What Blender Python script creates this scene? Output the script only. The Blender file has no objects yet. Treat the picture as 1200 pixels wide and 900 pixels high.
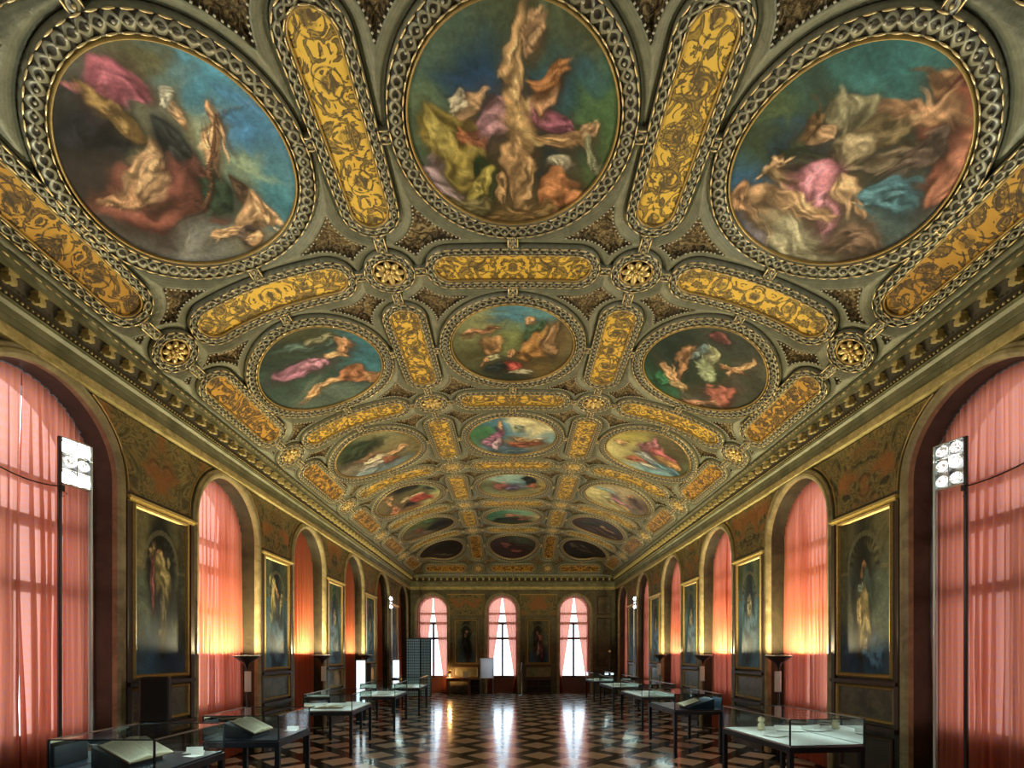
import bpy, bmesh, math, random
import numpy as np
from mathutils import Vector, Matrix
PI = math.pi
rnd = random.Random(7)
scene = bpy.context.scene
COL = scene.collection
EYE = 1.82; HC = 4.8; W = 4.68; FAR = 22.25; NEAR = -3.4
LIP = 4.46; YLIP = FAR - 0.25
ROW0 = 4.50; BAY = 3.17; WIN0 = 4.93

# ------------------------------------------------------------------ nodes
class NT:
    def __init__(s, name):
        s.m = bpy.data.materials.new(name); s.m.use_nodes = True
        s.t = s.m.node_tree; s.t.nodes.clear()
        s.out = s.n('ShaderNodeOutputMaterial')
    def n(s, ty, **k):
        nd = s.t.nodes.new(ty)
        for a, b in k.items(): setattr(nd, a, b)
        return nd
    def l(s, a, b): s.t.links.new(a, b)
    def put(s, sock, v):
        if v is None: return
        if isinstance(v, bpy.types.NodeSocket): s.l(v, sock)
        else: sock.default_value = v
    def math(s, op, a, b=None, c=None):
        nd = s.n('ShaderNodeMath', operation=op); s.put(nd.inputs[0], a); s.put(nd.inputs[1], b); s.put(nd.inputs[2], c)
        return nd.outputs[0]
    def mix(s, f, a, b):
        nd = s.n('ShaderNodeMix', data_type='RGBA'); s.put(nd.inputs[0], f)
        for i, v in ((6, a), (7, b)):
            s.put(nd.inputs[i], (*v, 1) if isinstance(v, tuple) and len(v) == 3 else v)
        return nd.outputs[2]
    def noise(s, vec, scale, detail=3, rough=.55, dist=0.0):
        nd = s.n('ShaderNodeTexNoise'); s.put(nd.inputs['Vector'], vec); nd.inputs['Scale'].default_value = scale
        nd.inputs['Detail'].default_value = detail; nd.inputs['Roughness'].default_value = rough
        nd.inputs['Distortion'].default_value = dist
        return nd.outputs[0]
    def ramp(s, f, stops, const=False):
        nd = s.n('ShaderNodeValToRGB'); cr = nd.color_ramp
        if const: cr.interpolation = 'CONSTANT'
        while len(cr.elements) < len(stops): cr.elements.new(0.5)
        for e, (p, c) in zip(cr.elements, stops):
            e.position = p; e.color = (*c, 1) if len(c) == 3 else c
        s.l(f, nd.inputs[0]); return nd.outputs[0]
    def coord(s, which='Object'): return s.n('ShaderNodeTexCoord').outputs[which]
    def sep(s, v):
        nd = s.n('ShaderNodeSeparateXYZ'); s.l(v, nd.inputs[0]); return nd.outputs
    def comb(s, x, y, z=0.0):
        nd = s.n('ShaderNodeCombineXYZ'); s.put(nd.inputs[0], x); s.put(nd.inputs[1], y); s.put(nd.inputs[2], z); return nd.outputs[0]
    def attr(s, name):
        return s.n('ShaderNodeAttribute', attribute_name=name)
    def bump(s, h, strength=.4, dist=.02):
        nd = s.n('ShaderNodeBump'); s.l(h, nd.inputs['Height']); nd.inputs['Strength'].default_value = strength
        nd.inputs['Distance'].default_value = dist; return nd.outputs[0]
    def bsdf(s, col, rough=.5, metal=0.0, normal=None, **k):
        b = s.n('ShaderNodeBsdfPrincipled')
        s.put(b.inputs['Base Color'], (*col, 1) if isinstance(col, tuple) and len(col) == 3 else col)
        s.put(b.inputs['Roughness'], rough); s.put(b.inputs['Metallic'], metal)
        if normal: s.l(normal, b.inputs['Normal'])
        for a, v in k.items(): s.put(b.inputs[a.replace('_', ' ')], v)
        return b.outputs[0]
    def done(s, sh): s.l(sh, s.out.inputs[0]); return s.m

def plain(name, col, rough=.5, metal=0.0, var=.25, scale=12, bump=0.0):
    n = NT(name); f = n.noise(n.coord(), scale, 4)
    c = n.mix(f, tuple(x * (1 - var) for x in col), tuple(min(1, x * (1 + var)) for x in col))
    nm = n.bump(f, bump, .01) if bump else None
    return n.done(n.bsdf(c, rough, metal, nm))
def emis(name, col, st):
    n = NT(name); e = n.n('ShaderNodeEmission'); e.inputs[0].default_value = (*col, 1); e.inputs[1].default_value = st
    return n.done(e.outputs[0])

M = {}
M['gilt'] = plain('gilt', (.95, .68, .28), .32, .75, .25, 30)
M['giltdash'] = plain('gilt_bead', (.95, .72, .38), .3, .5, .15, 30)
M['giltold'] = plain('old_gilt', (.42, .29, .10), .45, .5, .35, 20)
M['boss'] = plain('pale_boss', (.60, .56, .42), .4, .1, .2, 30)
M['petal'] = plain('gilt_petal', (.80, .60, .26), .32, .6, .3, 30)
M['steel'] = plain('blue_black_steel', (.030, .042, .060), .35, .4, .2, 8)
M['railmetal'] = plain('case_rail_metal', (.45, .47, .45), .3, .8, .1, 8)
M['black'] = plain('black_plastic', (.008, .009, .012), .6, 0, .2, 20)
M['bluebox'] = plain('dark_blue_cloth', (.02, .05, .085), .7, 0, .2, 30)
M['palemetal'] = plain('pale_painted_metal', (.62, .74, .76), .3, .3, .08, 8)
M['recess'] = plain('shaded_cornice_recess', (.05, .04, .022), .6, 0, .3, 8)  # shade between the brackets put into the colour
M['chrome'] = plain('lamp_metal', (.55, .57, .58), .25, .9, .08, 8)
M['darkmetal'] = plain('dark_lamp_metal', (.05, .045, .05), .35, .7, .2, 8)
M['white'] = plain('white_mat', (.78, .80, .76), .8, 0, .06, 5)
M['paper'] = plain('paper_sheet', (.80, .80, .74), .8, 0, .05, 12)
M['darkwood'] = plain('dark_wood', (.055, .030, .018), .42, 0, .35, 9)
M['panelwood'] = plain('brown_panel_wood', (.085, .05, .027), .42, 0, .4, 7)
M['redwood'] = plain('red_brown_wood', (.16, .05, .03), .45, 0, .3, 7)
M['shutter'] = plain('closed_shutter', (.06, .03, .02), .7)
M['lattice'] = plain('lattice_paint', (.012, .025, .04), .5)
M['cable'] = plain('cable_rubber', (.01, .01, .01), .6)
M['lip'] = plain('fabric_grey_lip', (.2, .2, .17), .5)

# ground of the ceiling : grey-green coves, brown stucco field
def mk_ground():
    n = NT('ceiling_stucco'); co = n.coord()
    d = n.attr('shape_distance').outputs['Fac']
    x = n.math('MULTIPLY_ADD', d, 2.0, .2)          # d -0.1..0.4 -> 0..1
    stone = n.mix(n.noise(co, 7, 6, .7), (.05, .058, .042), (.34, .35, .235))
    wv = n.math('SINE', n.math('MULTIPLY', d, 230.0))
    stone = n.mix(n.math('MULTIPLY', n.math('ADD', wv, 1.0), .12), stone, (.08, .08, .06))
    nf = n.noise(co, 11, 5, .7, 2.2)
    field = n.ramp(nf, [(.38, (.028, .020, .010)), (.47, (.11, .075, .032)), (.53, (.26, .19, .085)), (.62, (.52, .40, .19))])
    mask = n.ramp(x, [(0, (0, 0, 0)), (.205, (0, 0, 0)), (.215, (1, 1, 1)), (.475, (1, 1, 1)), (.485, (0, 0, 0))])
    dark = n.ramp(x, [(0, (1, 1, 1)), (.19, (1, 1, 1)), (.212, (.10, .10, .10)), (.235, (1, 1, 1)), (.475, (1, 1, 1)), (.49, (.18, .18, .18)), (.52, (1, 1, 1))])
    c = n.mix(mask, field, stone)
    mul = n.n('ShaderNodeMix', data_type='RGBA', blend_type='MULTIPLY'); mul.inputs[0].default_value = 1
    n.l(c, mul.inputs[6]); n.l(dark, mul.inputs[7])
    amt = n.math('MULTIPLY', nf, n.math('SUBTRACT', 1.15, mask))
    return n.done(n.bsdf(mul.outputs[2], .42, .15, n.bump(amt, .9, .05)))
M['ground'] = mk_ground()

def mk_guilloche(name, tint, dk, period=.09):
    n = NT(name); uv = n.sep(n.coord('UV'))
    ph = n.math('MULTIPLY', uv[0], PI / period)      # eyes one per period
    v = n.math('MULTIPLY_ADD', uv[1], 2.0, -1.0)
    s = n.math('MULTIPLY', n.math('SINE', ph), .62)
    a = n.math('ABSOLUTE', n.math('SUBTRACT', v, s)); b = n.math('ABSOLUTE', n.math('ADD', v, s))
    m = n.math('MINIMUM', a, b)
    nf = n.noise(n.coord(), 14, 4)
    lt = n.mix(nf, tuple(c * .6 for c in tint), tuple(c * 1.35 for c in tint))
    c = n.mix(n.ramp(m, [(.16, (0, 0, 0)), (.27, (1, 1, 1))]), lt, dk)
    edge = n.ramp(n.math('ABSOLUTE', v), [(.86, (0, 0, 0)), (.92, (1, 1, 1))])
    c = n.mix(edge, c, lt)
    return n.done(n.bsdf(c, .4, .2, n.bump(n.math('SUBTRACT', 1.0, m), .5, .02)))
M['guil'] = mk_guilloche('guilloche_stone', (.27, .265, .18), (.028, .024, .016))

def mk_gold(name, g1, g2, dark1, dark2, scale):
    n = NT(name); uv = n.sep(n.coord('UV'))
    oi = n.n('ShaderNodeObjectInfo').outputs['Random']
    av = n.math('ABSOLUTE', uv[1]); au = n.math('ABSOLUTE', uv[0])
    off = n.math('MULTIPLY', oi, 37.0)
    p = n.comb(au, uv[1], off)
    nz = n.noise(p, scale, 2, .5, 2.6)
    n2 = n.noise(p, scale * 2.4, 2, .5, 1.0)
    # medallions along the strip
    w = n.math('FRACT', n.math('ADD', n.math('DIVIDE', au, .42), .5))
    mx = n.math('MULTIPLY', n.math('SUBTRACT', w, .5), .42)
    r = n.math('SQRT', n.math('ADD', n.math('MULTIPLY', mx, mx), n.math('MULTIPLY', av, av)))
    g = n.mix(n.noise(n.comb(uv[0], uv[1], off), 5, 3), g1, g2)
    mot = n.ramp(nz, [(.475, (0, 0, 0)), (.50, (1, 1, 1)), (.57, (.8, .8, .8)), (.615, (.5, .5, .5)), (.65, (.95, .95, .95))])
    mcol = n.mix(n2, dark1, dark2)
    c = n.mix(mot, g, mcol)
    ring = n.ramp(r, [(.055, (.85, .85, .85)), (.075, (0, 0, 0)), (.112, (0, 0, 0)), (.117, (.9, .9, .9)), (.126, (.9, .9, .9)), (.131, (0, 0, 0))])
    inner = n.ramp(n.noise(p, scale * 2.2, 3, .6, 2), [(.42, (0, 0, 0)), (.5, (1, 1, 1))])
    rr = n.math('MULTIPLY', ring, n.math('MULTIPLY_ADD', inner, .6, .4))
    c = n.mix(rr, c, mcol)
    return n.done(n.bsdf(c, .5, .1))
M['gold'] = mk_gold('gold_ground_grotesque', (.76, .45, .035), (.95, .66, .12), (.075, .03, .02), (.09, .085, .035), 5.2)
M['golddark'] = mk_gold('dull_gold_grotesque', (.44, .21, .02), (.78, .45, .06), (.04, .014, .008), (.05, .042, .018), 4.6)

def mk_canvas():
    n = NT('painted_canvas'); c = n.attr('paint').outputs['Color']
    nf = n.noise(n.coord(), 26, 5, .65, .6)
    c = n.mix(n.ramp(nf, [(.35, (.30, .30, .30)), (.65, (0, 0, 0))]), c, (.02, .02, .015))
    f2 = n.noise(n.coord(), 7, 4, .6, 1.2)
    hs = n.n('ShaderNodeHueSaturation'); hs.inputs['Saturation'].default_value = .90; n.l(c, hs.inputs['Color'])
    n.l(n.math('MULTIPLY_ADD', f2, 1.0, .55), hs.inputs['Value'])
    return n.done(n.bsdf(hs.outputs[0], .55, 0, Specular_IOR_Level=.15))
M['canvas'] = mk_canvas()

def mk_spandrel():
    n = NT('painted_spandrel'); uv = n.sep(n.coord('UV'))
    oi = n.n('ShaderNodeObjectInfo').outputs['Random']
    p = n.comb(n.math('ABSOLUTE', uv[0]), uv[1], n.math('MULTIPLY', oi, 3.0))
    a = n.noise(p, 3.0, 3, .5, 2.4)
    b = n.noise(p, 2.0, 2, .5, .5)
    base = n.ramp(a, [(.34, (.035, .03, .012)), (.44, (.13, .11, .04)), (.5, (.26, .21, .07)), (.54, (.06, .05, .02)), (.60, (.30, .20, .06)), (.7, (.10, .12, .07))])
    c = n.mix(n.ramp(b, [(.52, (0, 0, 0)), (.62, (.75, .75, .75))]), base, (.34, .12, .03))
    return n.done(n.bsdf(c, .6))
M['spandrel'] = mk_spandrel()

def mk_stone(name, c1, c2, sc=4, rough=.5):
    n = NT(name); f = n.noise(n.coord(), sc, 6, .65, .8)
    return n.done(n.bsdf(n.mix(n.ramp(f, [(.35, (0, 0, 0)), (.65, (1, 1, 1))]), c1, c2), rough, 0, n.bump(f, .15, .01)))
M['wall'] = mk_stone('dark_brown_wall', (.022, .018, .010), (.060, .048, .024), 3)
M['farwall'] = mk_stone('olive_brown_wall', (.06, .05, .025), (.15, .13, .065), 3)
M['jamb'] = mk_stone('dark_jamb', (.03, .022, .013), (.07, .05, .028), 3)
M['cornice'] = mk_stone('olive_cornice', (.13, .135, .07), (.27, .27, .155), 2.5, .4)
M['cornicegold'] = mk_stone('olive_gold_moulding', (.36, .29, .11), (.72, .60, .28), 6, .4)
M['arch'] = mk_stone('tan_arch_trim', (.20, .16, .075), (.40, .34, .18), 4, .45)
M['lowpanel'] = mk_stone('green_brown_marble', (.035, .035, .02), (.15, .13, .06), 5, .35)

def mk_curtain(name, col, tr, lace):
    n = NT(name); uv = n.sep(n.coord('UV'))
    a = n.math('FRACT', n.math('MULTIPLY', uv[0], 8.0)); b = n.math('FRACT', n.math('MULTIPLY', uv[1], 8.0))
    da = n.math('SUBTRACT', a, .5); db = n.math('SUBTRACT', b, .5)
    r = n.math('SQRT', n.math('ADD', n.math('MULTIPLY', da, da), n.math('MULTIPLY', db, db)))
    pat = n.ramp(r, [(.2, (0, 0, 0)), (.25, (1, 1, 1)), (.38, (1, 1, 1)), (.43, (0, 0, 0))])
    pat = n.math('MULTIPLY', pat, n.noise(n.comb(uv[0], uv[1], 0), 18, 2))
    c = n.mix(n.math('MULTIPLY', pat, lace), col, (.60, .26, .36))
    c = n.mix(n.noise(n.comb(n.math('MULTIPLY', uv[0], 2.2), n.math('MULTIPLY', uv[1], .15), 0), 2.0, 3), c, tuple(x * .8 for x in col))
    df = n.n('ShaderNodeBsdfDiffuse'); n.l(c, df.inputs[0])
    tl = n.n('ShaderNodeBsdfTranslucent'); n.l(c, tl.inputs[0])
    tp = n.n('ShaderNodeBsdfTransparent'); tp.inputs[0].default_value = (1, .50, .40, 1)
    m1 = n.n('ShaderNodeMixShader'); m1.inputs[0].default_value = .55; n.l(df.outputs[0], m1.inputs[1]); n.l(tl.outputs[0], m1.inputs[2])
    m2 = n.n('ShaderNodeMixShader'); n.put(m2.inputs[0], n.math('MULTIPLY_ADD', pat, .04, tr)); n.l(m1.outputs[0], m2.inputs[1]); n.l(tp.outputs[0], m2.inputs[2])
    return n.done(m2.outputs[0])
M['curtain'] = mk_curtain('salmon_sheer_curtain', (.76, .25, .135), .15, .8)

def mk_glass(name, tint, refl=1.0):
    n = NT(name)
    tp = n.n('ShaderNodeBsdfTransparent'); tp.inputs[0].default_value = (*tint, 1)
    gl = n.n('ShaderNodeBsdfGlossy'); gl.inputs['Roughness'].default_value = .02
    fr = n.n('ShaderNodeFresnel'); fr.inputs[0].default_value = 1.5
    m = n.n('ShaderNodeMixShader'); n.l(n.math('MULTIPLY', fr.outputs[0], refl), m.inputs[0])
    n.l(tp.outputs[0], m.inputs[1]); n.l(gl.outputs[0], m.inputs[2])
    return n.done(m.outputs[0])
M['glass'] = mk_glass('window_glass', (.93, .97, 1.0), .6)
M['caseglass'] = mk_glass('case_glass', (.90, .97, .95), 1.2)

def mk_floor():
    n = NT('marble_checker_floor'); co = n.coord(); p = n.sep(co)
    cell = .69
    u = n.math('DIVIDE', n.math('ADD', p[0], p[1]), cell * math.sqrt(2)); v = n.math('DIVIDE', n.math('SUBTRACT', p[1], p[0]), cell * math.sqrt(2))
    fu = n.math('ABSOLUTE', n.math('SUBTRACT', n.math('FRACT', u), .5)); fv = n.math('ABSOLUTE', n.math('SUBTRACT', n.math('FRACT', v), .5))
    mx = n.math('MAXIMUM', fu, fv)
    k = n.math('GREATER_THAN', mx, .335)
    cid = n.comb(n.math('FLOOR', u), n.math('FLOOR', v), 0)
    wn = n.n('ShaderNodeTexWhiteNoise'); n.l(cid, wn.inputs[0])
    f = n.noise(co, 5, 6, .6, 1.5)
    lt = n.mix(f, (.62, .56, .44), (.95, .88, .74)); lt = n.mix(n.math('MULTIPLY', wn.outputs[0], .45), lt, (.46, .37, .27))
    dk = n.mix(f, (.008, .010, .012), (.04, .045, .045))
    c = n.mix(k, lt, dk)
    r = n.math('MULTIPLY_ADD', n.noise(co, 2.5, 3), .16, .06)
    return n.done(n.bsdf(c, r, 0, n.bump(n.noise(co, 3.0, 2), .10, .02), Specular_IOR_Level=1.0, Coat_Weight=.15, Coat_Roughness=.25))
M['floor'] = mk_floor()

def mk_page(name):
    n = NT(name); uv = n.sep(n.coord('UV'))
    ln = n.math('FRACT', n.math('MULTIPLY', uv[1], 26.0))
    tx = n.noise(n.comb(n.math('MULTIPLY', uv[0], 60.0), n.math('FLOOR', n.math('MULTIPLY', uv[1], 26.0)), 0), 1.0, 3)
    on = n.math('MULTIPLY', n.math('GREATER_THAN', ln, .45), n.math('GREATER_THAN', tx, .47))
    mx = n.math('ABSOLUTE', n.math('SUBTRACT', n.math('FRACT', n.math('MULTIPLY', uv[0], 2.0)), .5))
    inm = n.math('MULTIPLY', n.math('LESS_THAN', mx, .36), n.math('LESS_THAN', n.math('ABSOLUTE', n.math('SUBTRACT', uv[1], .5)), .4))
    c = n.mix(n.math('MULTIPLY', n.math('MULTIPLY', on, inm), .55), (.74, .72, .55), (.16, .12, .07))
    return n.done(n.bsdf(c, .75))
M['page'] = mk_page('manuscript_page')
M['pageedge'] = plain('page_edges', (.6, .52, .33), .8)

def mk_trans(name, col, f):
    n = NT(name); d = n.n('ShaderNodeBsdfDiffuse'); t = n.n('ShaderNodeBsdfTranslucent'); m = n.n('ShaderNodeMixShader')
    d.inputs[0].default_value = (*col, 1); t.inputs[0].default_value = (*col, 1); m.inputs[0].default_value = f
    n.l(d.outputs[0], m.inputs[1]); n.l(t.outputs[0], m.inputs[2]); return n.done(m.outputs[0])
M['winlight'] = mk_trans('window_light_backing', (.62, .86, .92), .6)  # pale teal stands for window light seen through the lattice
M['screen'] = mk_trans('white_screen_cloth', (.9, .95, .97), .7)

# ------------------------------------------------------------------ mesh building
def link(o, parent=None):
    COL.objects.link(o)
    if parent: o.parent = parent
    return o
def tag(o, label, cat, group=None):
    o['label'] = label; o['category'] = cat
    if group: o['group'] = group
    return o
def struct(o): o['kind'] = 'structure'; return o
def empty(name, loc, rz=0.0):
    o = bpy.data.objects.new(name, None); o.location = loc; o.rotation_euler = (0, 0, rz); o.empty_display_size = .1
    return link(o)

class MB:
    """collects vertices and faces (world or local)"""
    def __init__(s): s.v = []; s.f = []; s.uv = []; s.n = 0; s.hasuv = False; s.mi = []; s.cur = 0
    def add(s, v, f, uv=None):
        v = np.asarray(v, float).reshape(-1, 3)
        s.v.append(v); s.f.extend([tuple(int(i) + s.n for i in q) for q in f])
        s.mi.extend([s.cur] * len(f)); s.uv.append(np.zeros((len(v), 2)) if uv is None else np.asarray(uv, float))
        if uv is not None: s.hasuv = True
        s.n += len(v); return s
    def box(s, c, size, rz=0.0, rx=0.0):
        x, y, z = [a / 2 for a in size]
        v = np.array([(-x, -y, -z), (x, -y, -z), (x, y, -z), (-x, y, -z), (-x, -y, z), (x, -y, z), (x, y, z), (-x, y, z)])
        R = np.array(Matrix.Rotation(rz, 3, 'Z') @ Matrix.Rotation(rx, 3, 'X'))
        v = v @ R.T + np.array(c)
        return s.add(v, [(0, 3, 2, 1), (4, 5, 6, 7), (0, 1, 5, 4), (1, 2, 6, 5), (2, 3, 7, 6), (3, 0, 4, 7)])
    def lathe(s, prof, c=(0, 0, 0), seg=20, cap=True):
        v = []; f = []
        for r, z in prof:
            for k in range(seg):
                a = 2 * PI * k / seg; v.append((c[0] + r * math.cos(a), c[1] + r * math.sin(a), c[2] + z))
        m = len(prof)
        for i in range(m - 1):
            for k in range(seg):
                k2 = (k + 1) % seg
                f.append((i * seg + k, i * seg + k2, (i + 1) * seg + k2, (i + 1) * seg + k))
        if cap:
            f.append(tuple(range(seg))[::-1]); f.append(tuple((m - 1) * seg + k for k in range(seg)))
        return s.add(v, f)
    def tube(s, pts, r, seg=8):
        pts = [Vector(p) for p in pts]; v = []; f = []
        for i, p in enumerate(pts):
            t = (pts[min(i + 1, len(pts) - 1)] - pts[max(i - 1, 0)]).normalized()
            up = Vector((0, 0, 1)) if abs(t.z) < .9 else Vector((1, 0, 0))
            a = t.cross(up).normalized(); b = t.cross(a)
            for k in range(seg):
                an = 2 * PI * k / seg; v.append(p + (a * math.cos(an) + b * math.sin(an)) * r)
        for i in range(len(pts) - 1):
            for k in range(seg):
                k2 = (k + 1) % seg; f.append((i * seg + k, i * seg + k2, (i + 1) * seg + k2, (i + 1) * seg + k))
        f.append(tuple(range(seg))); f.append(tuple((len(pts) - 1) * seg + k for k in range(seg)))
        return s.add(v, f)
    def mesh(s, name, mat, smooth=False):
        V = np.concatenate(s.v)
        me = bpy.data.meshes.new(name); me.from_pydata(V.tolist(), [], s.f)
        if s.hasuv:
            U = np.concatenate(s.uv); l = me.uv_layers.new(name='UVMap')
            idx = np.empty(len(me.loops), dtype=np.int32); me.loops.foreach_get('vertex_index', idx)
            l.data.foreach_set('uv', U[idx].ravel())
        for q in (mat if isinstance(mat, (list, tuple)) else [mat]): me.materials.append(q)
        me.polygons.foreach_set('material_index', s.mi)
        if smooth: me.polygons.foreach_set('use_smooth', [True] * len(me.polygons))
        me.update(); return me
    def build(s, name, mat, parent=None, smooth=False, fix=False, bevel=0.0):
        me = s.mesh(name, mat, smooth)
        if fix or bevel:
            bm = bmesh.new(); bm.from_mesh(me)
            if bevel: bmesh.ops.bevel(bm, geom=bm.edges[:], offset=bevel, segments=1, affect='EDGES')
            bmesh.ops.recalc_face_normals(bm, faces=bm.faces[:]); bm.to_mesh(me); bm.free()
        return link(bpy.data.objects.new(name, me), parent)

def grid_faces(nu, nv, wrap_u=False):
    f = []
    for i in range(nu if wrap_u else nu - 1):
        i2 = (i + 1) % nu
        for j in range(nv - 1): f.append((i * nv + j, i2 * nv + j, i2 * nv + j + 1, i * nv + j + 1))
    return f

# ------------------------------------------------------------------ the vault
def prof(x):
    q = np.abs(np.asarray(x, float)) / HC
    return HC * (1 - .10 * q ** 2 - .24 * q ** 4)
_X = np.linspace(0, 5.0, 2001)
_S = np.concatenate([[0], np.cumsum(np.hypot(np.diff(_X), np.diff(prof(_X))))])
def s_of(x): return np.sign(x) * np.interp(abs(x), _X, _S)
def x_of(s): return np.sign(s) * np.interp(np.abs(s), _S, _X)
YE0 = YLIP - LIP
def t_of(y): return YE0 + s_of(y - YE0) if y > YE0 else y
def y_of(t):
    t = np.asarray(t, float); return np.where(t > YE0, YE0 + np.interp(np.maximum(t - YE0, 0), _S, _X), t)
def _base(s, t):
    x = x_of(s); y = y_of(t)
    a = prof(x); b = np.where(y > YE0, prof(np.maximum(y - YE0, 0)), HC)
    k = .10
    da = HC - a; db = HC - b          # smooth max of drops
    m = np.maximum(da, db); mn = np.minimum(da, db)
    drop = m + k * np.log1p(np.exp((mn - m) / k)) - k * np.log1p(np.exp(-m / k))
    return np.stack([x, y, EYE + HC - drop], -1)
def vault(s, t, h):
    s = np.asarray(s, float); t = np.asarray(t, float); h = np.asarray(h, float)
    p = _base(s, t); e = .004
    du = _base(s + e, t) - _base(s - e, t); dv = _base(s, t + e) - _base(s, t - e)
    n = np.cross(dv, du); n /= np.linalg.norm(n, axis=-1, keepdims=True)   # points down, into the room
    n = np.where(n[..., 2:3] > 0, -n, n)
    return p + n * h[..., None]

S_SIDE = float(s_of(3.0)); S_COL = float(s_of(1.53)); S_EDGE = float(s_of(4.17)); S_ROS = float(s_of(4.20)); S_LIP = float(s_of(LIP))
rows = [t_of(ROW0 + BAY * k) for k in range(-2, 6)]
mids = [t_of(ROW0 + BAY * (k + .5)) for k in range(-2, 5)]
T_END = t_of(YE0 + 4.17); T_LIP = t_of(YLIP)
TG, PG = .18, .118     # guilloche widths
# shapes: (kind, s, t, half_s, half_t, radius, guilloche width)
SH = []
for i, t in enumerate(rows):
    for sx in (-S_SIDE, 0, S_SIDE): SH.append(('tondo', sx, t, 0, 0, .95, TG, i - 2))
    for sx in (-S_COL, S_COL): SH.append(('long', sx, t, 0, .92 - .19, .19, PG, i - 2))
    for sx in (-S_EDGE, S_EDGE): SH.append(('edge', sx, t, 0, .92 - .16, .16, PG, i - 2))
for i, t in enumerate(mids):
    for sx in (-S_SIDE, 0, S_SIDE): SH.append(('cross', sx, t, .96 - .19, 0, .19, PG, i - 2))
    for sx in (-S_COL, S_COL): SH.append(('ros', sx, t, 0, 0, .19, PG, i - 2))
    for sx in (-S_ROS, S_ROS): SH.append(('ros', sx, t, 0, 0, .165, PG, i - 2))
for sx in (-S_SIDE, 0, S_SIDE): SH.append(('cross', sx, T_END, .92 - .16, 0, .16, PG, 5))
for sx in (-S_COL, S_COL): SH.append(('ros', sx, T_END, 0, 0, .165, PG, 5))

def sdf(s, t):
    d = np.full(np.broadcast(s, t).shape, 9.0)
    for k, cs, ct, hs, ht, r, g, i in SH:
        dx = np.maximum(np.abs(s - cs) - hs, 0); dy = np.maximum(np.abs(t - ct) - ht, 0)
        d = np.minimum(d, np.hypot(dx, dy) - r - g)
    # the border strip along the cornice
    d = np.minimum(d, np.minimum(S_LIP - np.abs(s), T_LIP - t) + .0)
    return d

def build_ceiling():
    st = .0225
    sv = np.linspace(-S_LIP, S_LIP, int(2 * S_LIP / st) + 1); tv = np.linspace(NEAR + .2, T_LIP, int((T_LIP - NEAR) / st) + 1)
    S, T = np.meshgrid(sv, tv, indexing='ij'); D = sdf(S, T)
    h = np.where(D < 0, -.03, np.interp(D, [0, .02, .05, .10, .138, .165, .4], [-.03, -.028, .0, .022, .038, -.025, -.03]))
    P = vault(S, T, h).reshape(-1, 3)
    nu, nv = S.shape
    me = bpy.data.meshes.new('ceiling'); nf = (nu - 1) * (nv - 1)
    a = (np.arange(nu - 1)[:, None] * nv + np.arange(nv - 1)[None, :]).ravel()
    F = np.stack([a, a + nv, a + nv + 1, a + 1], 1).astype(np.int32)
    me.vertices.add(len(P)); me.vertices.foreach_set('co', P.ravel())
    me.loops.add(nf * 4); me.loops.foreach_set('vertex_index', F.ravel())
    me.polygons.add(nf); me.polygons.foreach_set('loop_start', np.arange(0, nf * 4, 4, dtype=np.int32)); 
    me.update(calc_edges=True)
    me.polygons.foreach_set('use_smooth', [True] * nf)
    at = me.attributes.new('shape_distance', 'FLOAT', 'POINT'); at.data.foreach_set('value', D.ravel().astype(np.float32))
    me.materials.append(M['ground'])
    o = struct(link(bpy.data.objects.new('ceiling', me)))
    # pearls along the contour d = .145, only where the photograph can see
    lev = .148; E = D - lev; pts = []
    for ax in (0, 1):
        A = E[:-1, :] if ax == 0 else E[:, :-1]; B = E[1:, :] if ax == 0 else E[:, 1:]
        m = (A * B) < 0
        fr = A / np.where(A - B == 0, 1, A - B)
        s0 = S[:-1, :] if ax == 0 else S[:, :-1]; t0 = T[:-1, :] if ax == 0 else T[:, :-1]
        s1 = S[1:, :] if ax == 0 else S[:, 1:]; t1 = T[1:, :] if ax == 0 else T[:, 1:]
        pts.append(np.stack([(s0 + (s1 - s0) * fr)[m], (t0 + (t1 - t0) * fr)[m]], 1))
    pts = np.concatenate(pts); pts = pts[(pts[:, 1] > 2.0) & (pts[:, 1] < 15.5)]
    # greedy thinning to an even spacing
    cell = {}; keep = []
    sp = .040
    order = np.lexsort((pts[:, 1], np.round(pts[:, 0] / .3)))
    for q in pts[order]:
        key = (int(q[0] // sp), int(q[1] // sp)); ok = True
        for i in (-1, 0, 1):
            for j in (-1, 0, 1):
                for r in cell.get((key[0] + i, key[1] + j), ()):
                    if (r[0] - q[0]) ** 2 + (r[1] - q[1]) ** 2 < sp * sp: ok = False
        if ok: cell.setdefault(key, []).append(q); keep.append(q)
    keep = np.array(keep)
    oc = np.array([(1, 0, 0), (-1, 0, 0), (0, 1, 0), (0, -1, 0), (0, 0, 1)]) * .0125
    of = [(0, 2, 4), (2, 1, 4), (1, 3, 4), (3, 0, 4)]
    V = keep[:, None, :] + oc[None, :, :2]
    H = .034 + np.broadcast_to(oc[None, :, 2], V.shape[:2])
    P = vault(V[..., 0], V[..., 1], H).reshape(-1, 3)
    mb = MB(); F = []
    for i in range(len(keep)):
        F.extend([(a + 5 * i, b + 5 * i, c + 5 * i) for a, b, c in of])
    mb.add(P, F); b = mb.build('bead_string', M['boss'], o, smooth=True); b['kind'] = 'stuff'
    return o

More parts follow.
